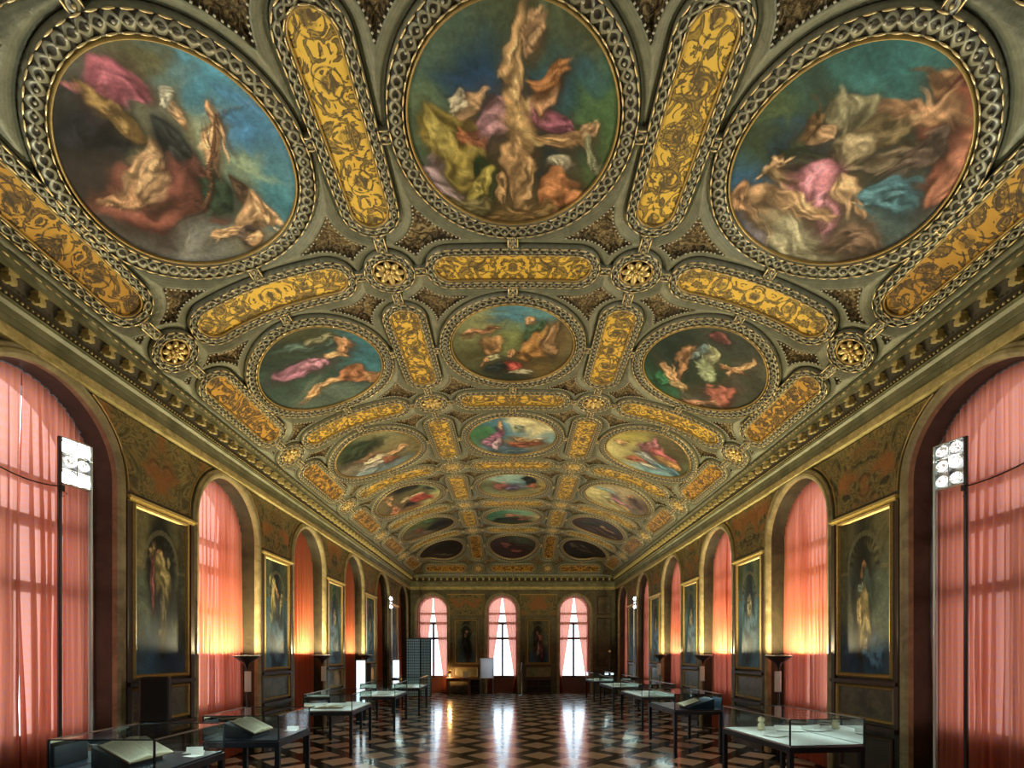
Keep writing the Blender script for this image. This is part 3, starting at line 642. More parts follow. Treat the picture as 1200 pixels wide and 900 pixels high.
GAPS = S_COL - .19 - PG - (.95 + TG)
def build_shapes():
    for kind, s, t, hs, ht, r, g, row in SH:
        if row < 0 and not (kind in ('cross', 'ros') and row == -1): continue
        if row == -1 and abs(s) < S_COL - .01: continue
        sd = (s > .1) - (s < -.1); far = row >= 3
        nm = ORD[min(max(row, 0), 5)]
        if kind == 'tondo':
            root = root_at('ceiling_roundel', s, t)
            n = {0: (110, 300), 1: (64, 190), 2: (44, 130)}.get(row, (28, 80))
            disc_canvas('canvas', s, t, r - .004, (row, sd + 1), root, *n)
            tag(root, f'round painting, {DESC[(row, sd + 1)]}, {SIDE[sd]} of the {nm} row', 'ceiling painting', 'round paintings set in the ceiling')
            frame_parts(root, s, t, hs, ht, r, g, far)
            for q in (-1, 1):
                link_band(root, (s, t + q * (r + g)), (s, t + q * ((mids[row + 2] - t if q > 0 and row < 5 else (T_END - t if q > 0 else t - mids[row + 1])) - (.19 if not (q > 0 and row == 5) else .16) - PG)))
                if sd == 0 or q == -sd: link_band(root, (s + q * (r + g), t), (s + q * (r + g) + q * (abs(abs(s) - S_COL) - .19 - PG - r - g), t))
                else: link_band(root, (s + q * (r + g), t), (q * (S_EDGE - .16 - PG), t))
        elif kind == 'ros':
            root = root_at('ceiling_rosette', s, t)
            side = abs(s) > S_COL + .5
            where = ('beside the %s cornice' % SIDE[sd]) if side else ('%s of the centre column' % SIDE[sd])
            rw = 'over the cornice of the far wall' if row == 5 else ('just before the nearest row' if row == -1 else f'just beyond the {nm} row')
            tag(root, f'gilt flower rosette {where}, {rw}', 'rosette', 'gilt rosettes of the ceiling')
            frame_parts(root, s, t, hs, ht, r, g, far)
            A = np.linspace(0, 2 * PI, 25)[:-1]
            P = np.stack([s + r * np.cos(A), t + r * np.sin(A)], 1)
            V = vault(np.append(P[:, 0], s), np.append(P[:, 1], t), np.full(25, -.012)); MB().add(V, [(i, (i + 1) % 24, 24) for i in range(24)]).build('rosette_ground', M['darkwood'], root)
            for ring, (cnt, rad, pl, pw, hh) in enumerate(((8, .60 * r, .36 * r, .24 * r, .035), (5, .24 * r, .2 * r, .16 * r, .05))):
                for k in range(cnt):
                    a = 2 * PI * (k + .5 * ring) / cnt; ca, sa = math.cos(a), math.sin(a)
                    x = rad * ca + BT[:, 0] * pl * ca - BT[:, 1] * pw * sa; y = rad * sa + BT[:, 0] * pl * sa + BT[:, 1] * pw * ca
                    MB().add(vault(s + x, t + y, hh - .02 + BT[:, 2] * .03 + .25 * (BT[:, 0] * .04)), BF).build('petal', M['petal'], root, smooth=True)
            MB().add(vault(s + BT[:, 0] * .12 * r, t + BT[:, 1] * .12 * r, .045 + BT[:, 2] * .025), BF).build('rosette_centre', M['gilt'], root, smooth=True)
            if row < 5 and row >= 0:
                R = r + g
                tl = rows[row + 2]; tn = rows[row + 3]
                hl = .95 if not side else .92
                link_band(root, (s, t - R), (s, tl + (.92) + PG)); link_band(root, (s, t + R), (s, tn - (.92) - PG))
                for q in (-1, 1):
                    if side and q == sd: continue
                    tgt = None
                    if not side: tgt = (0 + sd * (.96 + PG)) if q == -sd else sd * (S_SIDE - .96 - PG)
                    else: tgt = sd * (S_SIDE + .96 + PG)
                    if (tgt - (s + q * R)) * q > 0: link_band(root, (s + q * R, t), (tgt, t))
        else:
            root = root_at('gold_panel', s, t)
            dull = kind == 'edge' or row == 5
            along_s = kind == 'cross'
            # painted strip
            if along_s: L = hs + r; n1, n2 = 48, 12
            else: L = ht + r; n1, n2 = 48, 12
            a = np.linspace(-L, L, n1); 
            wd = np.where(np.abs(a) > L - r, np.sqrt(np.maximum(r * r - (np.abs(a) - (L - r)) ** 2, 1e-6)), r)
            b = np.linspace(-1, 1, n2)
            Aa = np.repeat(a[:, None], n2, 1); Bb = wd[:, None] * b[None, :]
            if along_s: V = vault(s + Aa, t + Bb, np.full_like(Aa, .004))
            else: V = vault(s + Bb, t + Aa, np.full_like(Aa, .004))
            uv = np.stack([Aa, Bb], -1).reshape(-1, 2)
            MB().add(V.reshape(-1, 3), grid_faces(n1, n2), uv).build('painted_strip', M['golddark'] if dull else M['gold'], root, smooth=True)
            frame_parts(root, s, t, hs, ht, r, g, far)
            if kind == 'cross':
                rw = 'above the far wall cornice' if row == 5 else ('before the nearest row of roundels' if row == -1 else f'just beyond the {nm} row of roundels')
                lb = f'crosswise gold grotesque panel, {SIDE[sd]} column, {rw}'
            elif kind == 'long':
                lb = f'lengthwise gold grotesque panel, {SIDE[sd]} of the {nm} centre roundel'
            else:
                lb = f'brownish gold panel along the {SIDE[sd]} cornice, beside the {nm} roundel row'
            tag(root, lb, 'painted panel', 'gold grotesque panels of the ceiling')
        deparent_fix(root)

# ------------------------------------------------------------------ walls
WR = .85; SPRING = 3.83; ZTOP = 5.60; DEPTH = .62
def zin(y): return SPRING + math.sqrt(max(0, WR * WR - y * y))
def wall_mesh(openings, u0, u1, fn, ztop, r, spring):
    """openings: centres; fn(u, z, depth)->xyz"""
    mb = MB(); us = [u0]; N = 56
    for c in openings: us += [c - r, c + r]
    us.append(u1)
    for i in range(0, len(us), 2):
        a, b = us[i], us[i + 1]
        mb.add([fn(a, 0, 0), fn(b, 0, 0), fn(b, ztop, 0), fn(a, ztop, 0)], [(0, 1, 2, 3)])
    for c in openings:
        pts = [(c + r * math.cos(PI - PI * k / N), spring + r * math.sin(PI * k / N)) for k in range(N + 1)]
        V = [fn(u, z, 0) for u, z in pts] + [fn(u, ztop, 0) for u, z in pts]
        mb.add(V, [(k, k + 1, N + 2 + k, N + 1 + k) for k in range(N)])
        path = [(c - r, 0)] + pts + [(c + r, 0)]
        V = [fn(u, z, 0) for u, z in path] + [fn(u, z, DEPTH) for u, z in path]; n = len(path)
        mb.add(V, [(k, k + 1, n + k + 1, n + k) for k in range(n - 1)])
    return mb
WINS = [WIN0 + BAY * k for k in range(-1, 6)]
FR, FSPR = .70, 3.77
FWIN = [-3.66, -.48, 2.80]
def side_fn(sd): return lambda u, z, d: (sd * (W + d), u, z)
def far_fn(u, z, d): return (u, FAR + d, z)
def build_walls():
    struct(wall_mesh(WINS, NEAR, FAR, side_fn(-1), ZTOP, WR, SPRING).build('wall_left', M['wall'], fix=True))
    struct(wall_mesh(WINS, NEAR, FAR, side_fn(1), ZTOP, WR, SPRING).build('wall_right', M['wall'], fix=True))
    struct(wall_mesh(FWIN, -W, W, far_fn, ZTOP, FR, FSPR).build('wall_far', M['farwall'], fix=True))
    struct(MB().box((0, NEAR - .1, 3.2), (2 * W + .4, .2, 7.2)).build('wall_near', M['wall']))
    fl = MB().box((0, (NEAR + FAR) / 2, -.1), (2 * (W + DEPTH) + .3, FAR - NEAR + 2 * DEPTH + .3, .2)).build('floor', M['floor']); struct(fl)
build_walls()
build_ceiling()
build_shapes()

# ---- cornice : one moulded run per wall
CP = [(0, 2.90), (.075, 2.905), (.075, 2.945), (.03, 2.965), (.03, 3.03), (.05, 3.045), (.05, 3.10), (.065, 3.11), (.065, 3.175), (.10, 3.20), (.10, 3.225), (.115, 3.225), (.115, 3.31), (.20, 3.41), (.215, 3.41), (.215, 3.47), (.235, 3.49), (.235, 3.53), (.22, 3.56)]
def cornice():
    def run(pts, name, mat):
        out = []
        for side in ('left', 'right', 'far'):
            mb = MB(); V = []
            for p, h in pts:
                z = EYE + h; a = W - p; f = FAR - p
                if side == 'far': V += [(-a, f, z), (a, f, z)]
                else:
                    sx = -a if side == 'left' else a; V += [(sx, NEAR, z), (sx, f, z)]
            F = [(2 * i, 2 * i + 1, 2 * i + 3, 2 * i + 2) for i in range(len(pts) - 1)]
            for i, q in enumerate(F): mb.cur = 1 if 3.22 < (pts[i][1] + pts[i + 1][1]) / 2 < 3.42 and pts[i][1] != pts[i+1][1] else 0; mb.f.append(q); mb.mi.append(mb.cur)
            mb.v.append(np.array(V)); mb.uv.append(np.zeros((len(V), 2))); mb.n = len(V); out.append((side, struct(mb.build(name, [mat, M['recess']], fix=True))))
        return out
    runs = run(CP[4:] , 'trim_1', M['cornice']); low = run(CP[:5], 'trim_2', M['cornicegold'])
    # modillion brackets and small dentils as parts of the run they sit on
    br = MB(); br.box((-.005, 0, .035), (.13, .095, .022)); br.box((-.01, 0, .0), (.11, .065, .05)); br.box((.035, 0, -.04), (.05, .06, .05))
    br.add(np.stack([-.02 + BT[:, 1] * .03, BT[:, 0] * .036, -.035 + BT[:, 2] * .022], 1), BF)
    bme = br.mesh('bracket', M['cornicegold'])
    dn = MB().box((0, 0, 0), (.022, .045, .035)).mesh('dentil', M['cornicegold'])
    for side, o in runs:
        if side == 'far': ks = [(-4.3 + .27 * i) for i in range(33)]
        else: ks = [2.2 + .27 * i for i in range(73)]
        for u in ks:
            b = bpy.data.objects.new('bracket', bme); h = EYE + 3.35
            if side == 'far': b.location = (u, FAR - .19, h); b.rotation_euler = (0, 0, -PI / 2)
            elif side == 'left': b.location = (-W + .19, u, h)
            else: b.location = (W - .19, u, h); b.rotation_euler = (0, 0, PI)
            link(b, o)
        # egg and bead rows
        for (p, hh, pit, hl, rd, nm, mt) in ((.222, 3.505, .10, .036, .010, 'bead_row', M['giltdash']), (.118, 3.245, .05, .012, .012, 'egg_row', M['cornicegold'])):
            mb = MB()
            if side == 'far':
                for u in np.arange(-W + p + .05, W - p, pit): mb.add(np.stack([u + BT[:, 0] * hl, FAR - p - .012 + BT[:, 1] * rd, EYE + hh + BT[:, 2] * rd], 1), BF)
            else:
                sg = -1 if side == 'left' else 1
                for u in np.arange(2.0, FAR - p - .1, pit): mb.add(np.stack([sg * (W - p - .012) + BT[:, 1] * rd, u + BT[:, 0] * hl, EYE + hh + BT[:, 2] * rd], 1), BF)
            mb.build(nm, mt, o, smooth=True)
cornice()

# ---- arch trims, windows, curtains
def arch_trim(fn, c, r, spring, idx, full=True):
    mb = MB(); N = 56; w = .115
    prof_ = [(-.012, 0.03), (-.012, -.03), (.02, -.05), (.055, -.055), (.075, -.035), (w - .015, -.045), (w, -.03), (w, .01)]
    path = [(-1, 0.0)] + [(PI - PI * k / N, None) for k in range(N + 1)] + [(1, 0.0)]
    V = []
    for a, z in path:
        for o, d in prof_:
            R = r + o
            if z is not None: V.append(fn(c + a * R, 0.02, d))
            else: V.append(fn(c + R * math.cos(a), spring + R * math.sin(a), d))
    mb.add(V, grid_faces(len(path), len(prof_)))
    return struct(mb.build(f'trim_{idx}', M['arch'], fix=True))
def window(fn, c, r, spring, idx, sill, depth=.42, shut=False):
    """frame with transoms, a central mullion, the pane and the parapet below"""
    fr = MB(); N = 40; t = .035
    def bar(u0, z0, u1, z1, hw):
        d = depth; dx, dz = u1 - u0, z1 - z0; L = math.hypot(dx, dz); nx, nz = -dz / L * hw, dx / L * hw
        V = [fn(u0 + nx, z0 + nz, d - t), fn(u1 + nx, z1 + nz, d - t), fn(u1 - nx, z1 - nz, d - t), fn(u0 - nx, z0 - nz, d - t),
             fn(u0 + nx, z0 + nz, d + t), fn(u1 + nx, z1 + nz, d + t), fn(u1 - nx, z1 - nz, d + t), fn(u0 - nx, z0 - nz, d + t)]
        fr.add(V, [(0, 1, 2, 3), (7, 6, 5, 4), (0, 4, 5, 1), (1, 5, 6, 2), (2, 6, 7, 3), (3, 7, 4, 0)])
    hw = .045
    pts = [(c + (r - .04) * math.cos(PI * k / N), spring + (r - .04) * math.sin(PI * k / N)) for k in range(N + 1)]
    for k in range(N): bar(*pts[k], *pts[k + 1], hw)
    for q in (-1, 1): bar(c + q * (r - .04), sill, c + q * (r - .04), spring, hw)
    bar(c - r, sill + .04, c + r, sill + .04, .05)
    for h, w_ in ((1.84, .05), (1.40, .06), (.70, .055)):
        z = EYE + h; dz = max(0, z - spring); e = math.sqrt(max(.01, r * r - dz * dz)); bar(c - e, z, c + e, z, w_)
    bar(c, sill, c, EYE + 1.40, .045)
    o = struct(fr.build(f'window_{idx}', M['redwood'], fix=True))
    V = [fn(c - r, sill, depth), fn(c + r, sill, depth)] + [fn(c + r * math.cos(PI * k / N), spring + r * math.sin(PI * k / N), depth) for k in range(N + 1)]
    MB().add(V, [tuple(range(len(V)))]).build('pane', M['glass'], o)
    V = [fn(c - r, 0, .34), fn(c + r, 0, .34), fn(c + r, sill, .34), fn(c - r, sill, .34), fn(c - r, sill, DEPTH), fn(c + r, sill, DEPTH), fn(c - r, 0, DEPTH), fn(c + r, 0, DEPTH)]
    MB().add(V, [(0, 1, 2, 3), (3, 2, 5, 4), (4, 5, 7, 6), (0, 3, 4, 6), (1, 7, 5, 2)]).build('parapet', M['redwood'], o, fix=True)
    if shut:
        V = [fn(c - r - .05, sill - .05, depth + .12), fn(c + r + .05, sill - .05, depth + .12), fn(c + r + .05, spring + r + .1, depth + .12), fn(c - r - .05, spring + r + .1, depth + .12)]
        V += [fn(c - r - .05, sill - .05, depth + .16), fn(c + r + .05, sill - .05, depth + .16), fn(c + r + .05, spring + r + .1, depth + .16), fn(c - r - .05, spring + r + .1, depth + .16)]
        MB().add(V, [(0, 1, 2, 3), (7, 6, 5, 4), (0, 4, 5, 1), (1, 5, 6, 2), (2, 6, 7, 3), (3, 7, 4, 0)]).build('shutter', M['shutter'], o, fix=True)
    return o
def curtain(fn, c, r, spring, half, inner, folds, label, group, depth=.27, bottom=.03, seed=0):
    """one half: from the jamb (half*r) to the meeting edge; inner(z) = opening at height z"""
    rr = random.Random(seed); nu, nv = folds * 8, 44; R = r - .004
    ph = rr.uniform(0, 6); V = []; UV = []
    zt_max = spring + R
    for i in range(nu):
        f = i / (nu - 1)
        for j in range(nv):
            g = j / (nv - 1)
            # flat position along the full width, top follows the arch
            z_lin = bottom + g * (zt_max - .01 - bottom)
            gi = inner(z_lin)
            u = half * (R * (1 - f) + gi * f)
            zt = spring + math.sqrt(max(0, R * R - u * u)) - .005
            z = bottom + g * (zt - bottom)
            gi2 = inner(z); u = half * (R * (1 - f) + gi2 * f)
            zt = spring + math.sqrt(max(0.0004, R * R - u * u)) - .005
            z = min(z, zt)
            amp = (.040 + .020 * math.sin(3 * f + seed)) * (1 - .30 * g) * (1 - .8 * g ** 6)
            uu = f * folds + .12 * math.sin(5 * g + 9 * f + seed) + .10 * math.sin(13 * f + ph)
            d = depth + amp * math.sin(2 * PI * uu + ph) + .012 * math.sin(2 * PI * uu * 2.3 + 3 * g)
            u2 = u + half * .006 * math.cos(2 * PI * uu + ph)
            V.append(fn(c + u2, z, d)); UV.append((f * R * 1.3, z))
    o = MB().add(V, grid_faces(nu, nv), UV).build('curtain', M['curtain'], smooth=True)
    return tag(o, label, 'curtain', group)

wi = 1; ti = 3
NM = ['nearest out of frame', 'nearest', 'second', 'third', 'fourth', 'fifth', 'farthest']
for sd in (-1, 1):
    fn = side_fn(sd); sn = SIDE[sd]
    for k, c in enumerate(WINS):
        shut = sd < 0 and k >= 3
        window(fn, c, WR, SPRING, wi, .88, shut=shut); wi += 1
        arch_trim(fn, c, WR, SPRING, ti); ti += 1
        slit = {1: .012, 2: .028}.get(k, .015)
        if shut: slit = .004
        off = .12 if k == 2 else .02
        for half in (-1, 1):
            def inner(z, half=half, slit=slit, off=off):
                return half * off + max(0, slit * (1.6 - z * .4)) 
            tone = 'lamplit orange' if k in (3, 4) else ('daylit pink' if not shut else 'dim rust-coloured')
            if k == 2: tone = 'salmon and yellow-lit'
            curtain(fn, c, WR, SPRING, half, inner, 9, f'{tone} curtain, {"nearer" if half < 0 else "farther"} half of the {NM[k]} window, {sn} wall', f'curtains of the {sn} wall', seed=k * 7 + half + 3 * sd)
for k, c in enumerate(FWIN):
    window(far_fn, c, FR, FSPR, wi, .72); wi += 1
    arch_trim(far_fn, c, FR, FSPR, ti); ti += 1
    for half in (-1, 1):
        def inner(z, k=k):
            top = FSPR + FR; f = (top - z) / (top - .7)
            if k == 0: return max(.01, .02 + .50 * max(0, f - .12)) if f < 1 else .42
            return .02 + (.52 * min(f, 1) ** 1.1) if z > .7 else .54 - .1 * (.7 - z)
        curtain(far_fn, c, FR, FSPR, half, inner, 6, f'rose curtain pulled to the {"left" if half < 0 else "right"} of the {["left","middle","right"][k]} window in the far wall', 'curtains of the far wall', seed=40 + k * 3 + half)

# ---- pier decoration
def rect_canvas(name, fn, u0, u1, z0, z1, d, bg, bl, seed, parent, n=70, m=130):
    u = np.linspace(0, 1, n); z = np.linspace(0, 1, m); Ug, Zg = np.meshgrid(u, z, indexing='ij')
    C = np.clip(paint(Ug * 2 - 1, (Zg * 2 - 1), bg, bl, seed) * 1.5, 0, 1)
    # painted niche: round-headed recess behind the robed shape
    x = Ug * 2 - 1; y = Zg * 2 - 1; 
    dn = np.where(y > .35, np.hypot(x / .62, (y - .35) / .42), np.abs(x) / .62)
    ring = (dn > 1.0) & (dn < 1.16) & (y > .35)
    C[ring] = C[ring] * .4 + np.array((.17, .16, .09)) * .6
    shell = (dn > .72) & (dn < 1.0) & (y > .35); an = np.arctan2(y - .35, x)
    st = (.5 + .5 * np.sin(an * 26)); C[shell] = C[shell] * (.45 + .9 * st[shell][:, None])
    led = (np.abs(x) > .66) & (np.abs(y - .33) < .02); C[led] = (.22, .20, .11)
    P = np.array([fn(u0 + (u1 - u0) * a, z0 + (z1 - z0) * b, d) for a in u for b in z])
    me = bpy.data.meshes.new(name); me.from_pydata(P.tolist(), [], grid_faces(n, m))
    at = me.color_attributes.new('paint', 'FLOAT_COLOR', 'POINT')
    at.data.foreach_set('color', np.concatenate([C.reshape(-1, 3), np.ones((n * m, 1))], 1).astype(np.float32).ravel())
    me.materials.append(M['canvas']); me.update(); return link(bpy.data.objects.new(name, me), parent)
def fbox(mb, fn, u0, u1, z0, z1, d0, d1):
    V = [fn(u, z, d) for d in (d0, d1) for (u, z) in ((u0, z0), (u1, z0), (u1, z1), (u0, z1))]
    mb.add(V, [(0, 1, 2, 3), (7, 6, 5, 4), (0, 4, 5, 1), (1, 5, 6, 2), (2, 6, 7, 3), (3, 7, 4, 0)])
def frame4(fn, u0, u1, z0, z1, w, d0, d1):
    mb = MB()
    prof_ = [(0, d0), (0, d1 * .6), (w * .35, d1), (w * .75, d1 * .8), (w, d1 * .35), (w, d0)]
    V = []
    for cu, cz in ((0, 0), (1, 0), (1, 1), (0, 1), (0, 0)):
        for o, d in prof_:
            V.append(fn((u1 + (w - o)) if cu else (u0 - (w - o)), (z1 + (w - o)) if cz else (z0 - (w - o)), d))
    mb.add(V, grid_faces(5, len(prof_))); return mb
BLUE = (.035, .085, .15)
def portrait(fn, u, hw, z0, z1, label, group, seed, style, small=False):
    p = fn(u, z0, 0); root = empty('wall_portrait', p)  # blue of the lower backgrounds is glare put into the paint
    if style == 0: bg = [(-.9, .8, (.13, .12, .06)), (.9, .8, (.11, .10, .05)), (-.8, -.1, (.10, .13, .10)), (.8, -.1, (.12, .13, .09)), (0, .6, (.015, .015, .01)), (-.3, -.9, (.03, .09, .16)), (.5, -.8, (.02, .06, .12)), (0, 0, (.03, .05, .06))]
    else: bg = [(-.9, .8, (.10, .12, .07)), (.9, .8, (.08, .10, .06)), (-.8, -.1, (.10, .20, .26)), (.8, -.1, (.10, .20, .26)), (0, .6, (.02, .03, .03)), (-.3, -.9, (.08, .22, .34)), (.5, -.9, (.10, .24, .36)), (0, 0, (.05, .10, .14))]
    S = {0: [(-.05, .0, .40, .62, 0, (.03, .045, .075), .2), (0, .35, .36, .35, 0, (.012, .012, .012), .3), (-.05, .40, .13, .08, 0, FL2), (-.02, .12, .22, .26, 5, (.30, .25, .11), .3), (-.35, .1, .07, .3, 0, (.24, .08, .08), .3), (.1, -.4, .12, .26, 20, (.14, .12, .07), .4), (-.35, .5, .12, .1, 0, (.2, .15, .07), .3)],
         1: [(.1, .0, .30, .58, 0, (.012, .016, .016), .3), (-.1, .45, .12, .08, 0, (.36, .20, .09)), (-.14, .32, .10, .12, 0, (.16, .14, .09)), (-.16, .12, .30, .22, 10, (.06, .10, .09)), (.0, .2, .14, .07, 30, (.24, .30, .26)), (-.05, -.25, .22, .38, -4, (.34, .27, .11)), (.12, -.05, .10, .2, 10, (.42, .32, .14)), (-.1, -.6, .08, .12, 0, (.42, .36, .24)), (-.5, -.75, .3, .16, 0, (.06, .18, .30), .3)],
         2: [(0, .0, .32, .6, 0, (.03, .05, .08), .25), (-.25, .15, .14, .32, 10, (.42, .38, .16), .2), (0, .45, .12, .08, 0, FL2), (.35, .3, .1, .16, 0, (.30, .28, .16)), (.1, -.4, .4, .4, 0, (.05, .12, .20), .3)],
         3: [(0, .1, .30, .5, 0, (.04, .06, .09), .3), (0, .48, .10, .08, 0, (.30, .26, .18)), (0, -.3, .36, .5, 0, (.07, .15, .22), .4), (-.1, .2, .12, .2, 10, (.34, .32, .2), .4)],
         4: [(.0, -.1, .40, .66, 0, (.012, .015, .022), .15), (.06, .42, .10, .09, 0, (.34, .26, .14)), (-.06, .2, .16, .1, 20, (.16, .10, .06))],
         5: [(-.05, -.1, .42, .6, 0, (.04, .02, .02), .15), (-.1, .5, .10, .08, 0, (.30, .2, .1)), (.2, .3, .26, .14, -25, (.34, .12, .10)), (.05, -.3, .12, .36, -15, (.36, .26, .26)), (.3, -.35, .1, .34, 0, (.24, .06, .10)), (-.3, .05, .2, .16, 0, (.05, .05, .07))]}[seed]
    n, m = (34, 60) if small else (90, 170)
    S = [(b[0] * 1.1, b[1], b[2] * 1.3, b[3] * 1.05) + tuple(b[4:]) for b in S]
    rect_canvas('canvas', fn, u - hw, u + hw, z0, z1, -.02, bg, S, 60 + seed, root, n, m)
    frame4(fn, u - hw, u + hw, z0, z1, .06, .0, -.06).build('picture_frame', M['giltold'], root, fix=True)
    deparent_fix(root); tag(root, label, 'painting', group); return root
PIERS = [WIN0 + BAY * (k + .5) for k in range(-1, 5)]
PN = ['nearest out of frame', 'nearest', 'second', 'third', 'fourth', 'farthest']
tn = 40
for sd in (-1, 1):
    fn = side_fn(sd); sn = SIDE[sd]
    for k, u in enumerate(PIERS):
        if k == 0: hw = .46
        hw = .46
        if k > 0:
            st = {(-1, 1): (0, 0), (1, 1): (1, 0), (-1, 2): (2, 1), (1, 2): (3, 1)}.get((sd, k), (3, 1))
            dsc = {(-1, 1): 'painted robed figure in a shadowy niche, painted blue glare below', (1, 1): 'painted bearded figure in ochre robe in a niche', (-1, 2): 'painted figure with pale yellow cloak over painted blue glare'}.get((sd, k), 'painted figure in a niche under bluish painted glare')
            portrait(fn, u, hw, 1.56, 3.62, f'framed {dsc}, {PN[k]} pier, {sn} wall', f'niche paintings of the side walls', st[0], st[1], k > 2)
        # spandrel painting above
        nz_, nu_ = 26, 21; V = []; UV = []
        for i in range(nz_):
            z = 3.80 + (4.70 - 3.80) * i / (nz_ - 1)
            h = (BAY / 2 - (math.sqrt(max(0, 1.0 ** 2 - (z - SPRING) ** 2)) if z > SPRING else 1.0)) - .02
            for j in range(nu_):
                a = -h + 2 * h * j / (nu_ - 1); V.append(fn(u + a, z, -.012)); UV.append((a, z - 3.8))
        if k > 0:
            root = empty('spandrel_painting', fn(u, 3.8, 0))
            MB().add(V, grid_faces(nz_, nu_), UV).build('canvas', M['spandrel'], root)
            # gilt edge following the outline
            mb = MB()
            for q in (-1, 1):
                pts = []
                for i in range(14):
                    z = 3.80 + .90 * i / 13; h = BAY / 2 - (math.sqrt(max(0, 1 - (z - SPRING) ** 2)) if z > SPRING else 1.0) - .02
                    pts.append(fn(u + q * h, z, -.014))
                mb.tube(pts, .012, 6)
            mb.build('gilt_edge', M['giltold'], root); deparent_fix(root)
            tag(root, f'scrolled olive and orange painting between arches, {PN[k]} pier, {sn} wall', 'painting', 'scrollwork paintings between the arches')
        # mouldings of the pier
        mb = MB(); fbox(mb, fn, u - .62, u + .62, 3.70, 3.725, .0, -.10); fbox(mb, fn, u - .60, u + .60, 3.725, 3.745, .0, -.07); fbox(mb, fn, u - .60, u + .60, 3.675, 3.70, .0, -.07)
        o = struct(mb.build(f'trim_{tn}', M['gilt'], fix=True)); tn += 1
        mb = frame4(fn, u - .50, u + .50, .98, 1.36, .045, 0, -.045)
        o = struct(mb.build(f'trim_{tn}', M['giltold'], fix=True)); tn += 1
        mb = MB(); fbox(mb, fn, u - .50, u + .50, .98, 1.36, .0, -.012); mb.build('marble_panel', M['lowpanel'], o, fix=True)
        mb = MB(); fbox(mb, fn, u - .61, u + .61, 1.42, 1.47, .0, -.08); fbox(mb, fn, u - .61, u + .61, .84, .90, .0, -.09)
        fbox(mb, fn, u - .61, u + .61, 0, .14, .0, -.07)
        for q in (-1, 1): fbox(mb, fn, u + q * .585 - .035, u + q * .585 + .035, .9, 3.68, 0, -.05)
        o = struct(mb.build(f'trim_{tn}', M['darkwood'], fix=True)); tn += 1
        mb = frame4(fn, u - .44, u + .44, .26, .72, .05, 0, -.035); mb.build('wainscot_panel', M['panelwood'], o, fix=True)
# far wall decoration
for i, (u, hw) in enumerate(((-2.13, .46), (1.16, .46))):
    portrait(far_fn, u, hw, 1.42, 3.30, ['framed figure in a black robe, on the far wall left of the middle window', 'framed figure in red and brown, on the far wall right of the middle window'][i], 'niche paintings of the far wall', 4 + i, 0, True)
    mb = frame4(far_fn, u - .56, u + .56, 1.36, 3.42, .03, 0, -.04); o = struct(mb.build(f'trim_{tn}', M['arch'], fix=True)); tn += 1
    mb = frame4(far_fn, u - .5, u + .5, .82, 1.16, .05, 0, -.05); o = struct(mb.build(f'trim_{tn}', M['arch'], fix=True)); tn += 1
    mb = MB(); fbox(mb, far_fn, u - .5, u + .5, .82, 1.16, 0, -.015); mb.build('marble_panel', M['cornice'], o, fix=True)
    mb = MB(); fbox(mb, far_fn, u - .62, u + .62, 1.22, 1.28, 0, -.07); fbox(mb, far_fn, u - .62, u + .62, .68, .74, 0, -.08); fbox(mb, far_fn, u - .62, u + .62, 0, .1, 0, -.05)
    o = struct(mb.build(f'trim_{tn}', M['panelwood'], fix=True)); tn += 1
    # spandrel over it
    V = []; UV = []
    for a in range(16):
        z = 3.56 + (4.48 - 3.56) * a / 15; h = 1.62 - (math.sqrt(max(0, .84 ** 2 - (z - FSPR) ** 2)) if z > FSPR else .84)
        h = min(h, .86)
        for j in range(13): x = -h + 2 * h * j / 12; V.append(far_fn(u + x, z, -.012)); UV.append((x, z - 3.5))
    root = empty('spandrel_painting', far_fn(u, 3.56, 0)); MB().add(V, grid_faces(16, 13), UV).build('canvas', M['spandrel'], root)
    mb = MB(); fbox(mb, far_fn, u - .86, u + .86, 4.49, 4.53, 0, -.03); mb.build('gilt_edge', M['giltold'], root, fix=True)
    deparent_fix(root); tag(root, f'dark scrollwork painting between arches on the far wall, {["left","right"][i]} of the middle window', 'painting', 'scrollwork paintings of the far wall')
mb = frame4(far_fn, 3.86, 4.42, 1.3, 3.4, .04, 0, -.04); o = struct(mb.build(f'trim_{tn}', M['panelwood'], fix=True)); tn += 1
mb = frame4(far_fn, 3.86, 4.42, 3.62, 4.4, .04, 0, -.04); o = struct(mb.build(f'trim_{tn}', M['panelwood'], fix=True)); tn += 1

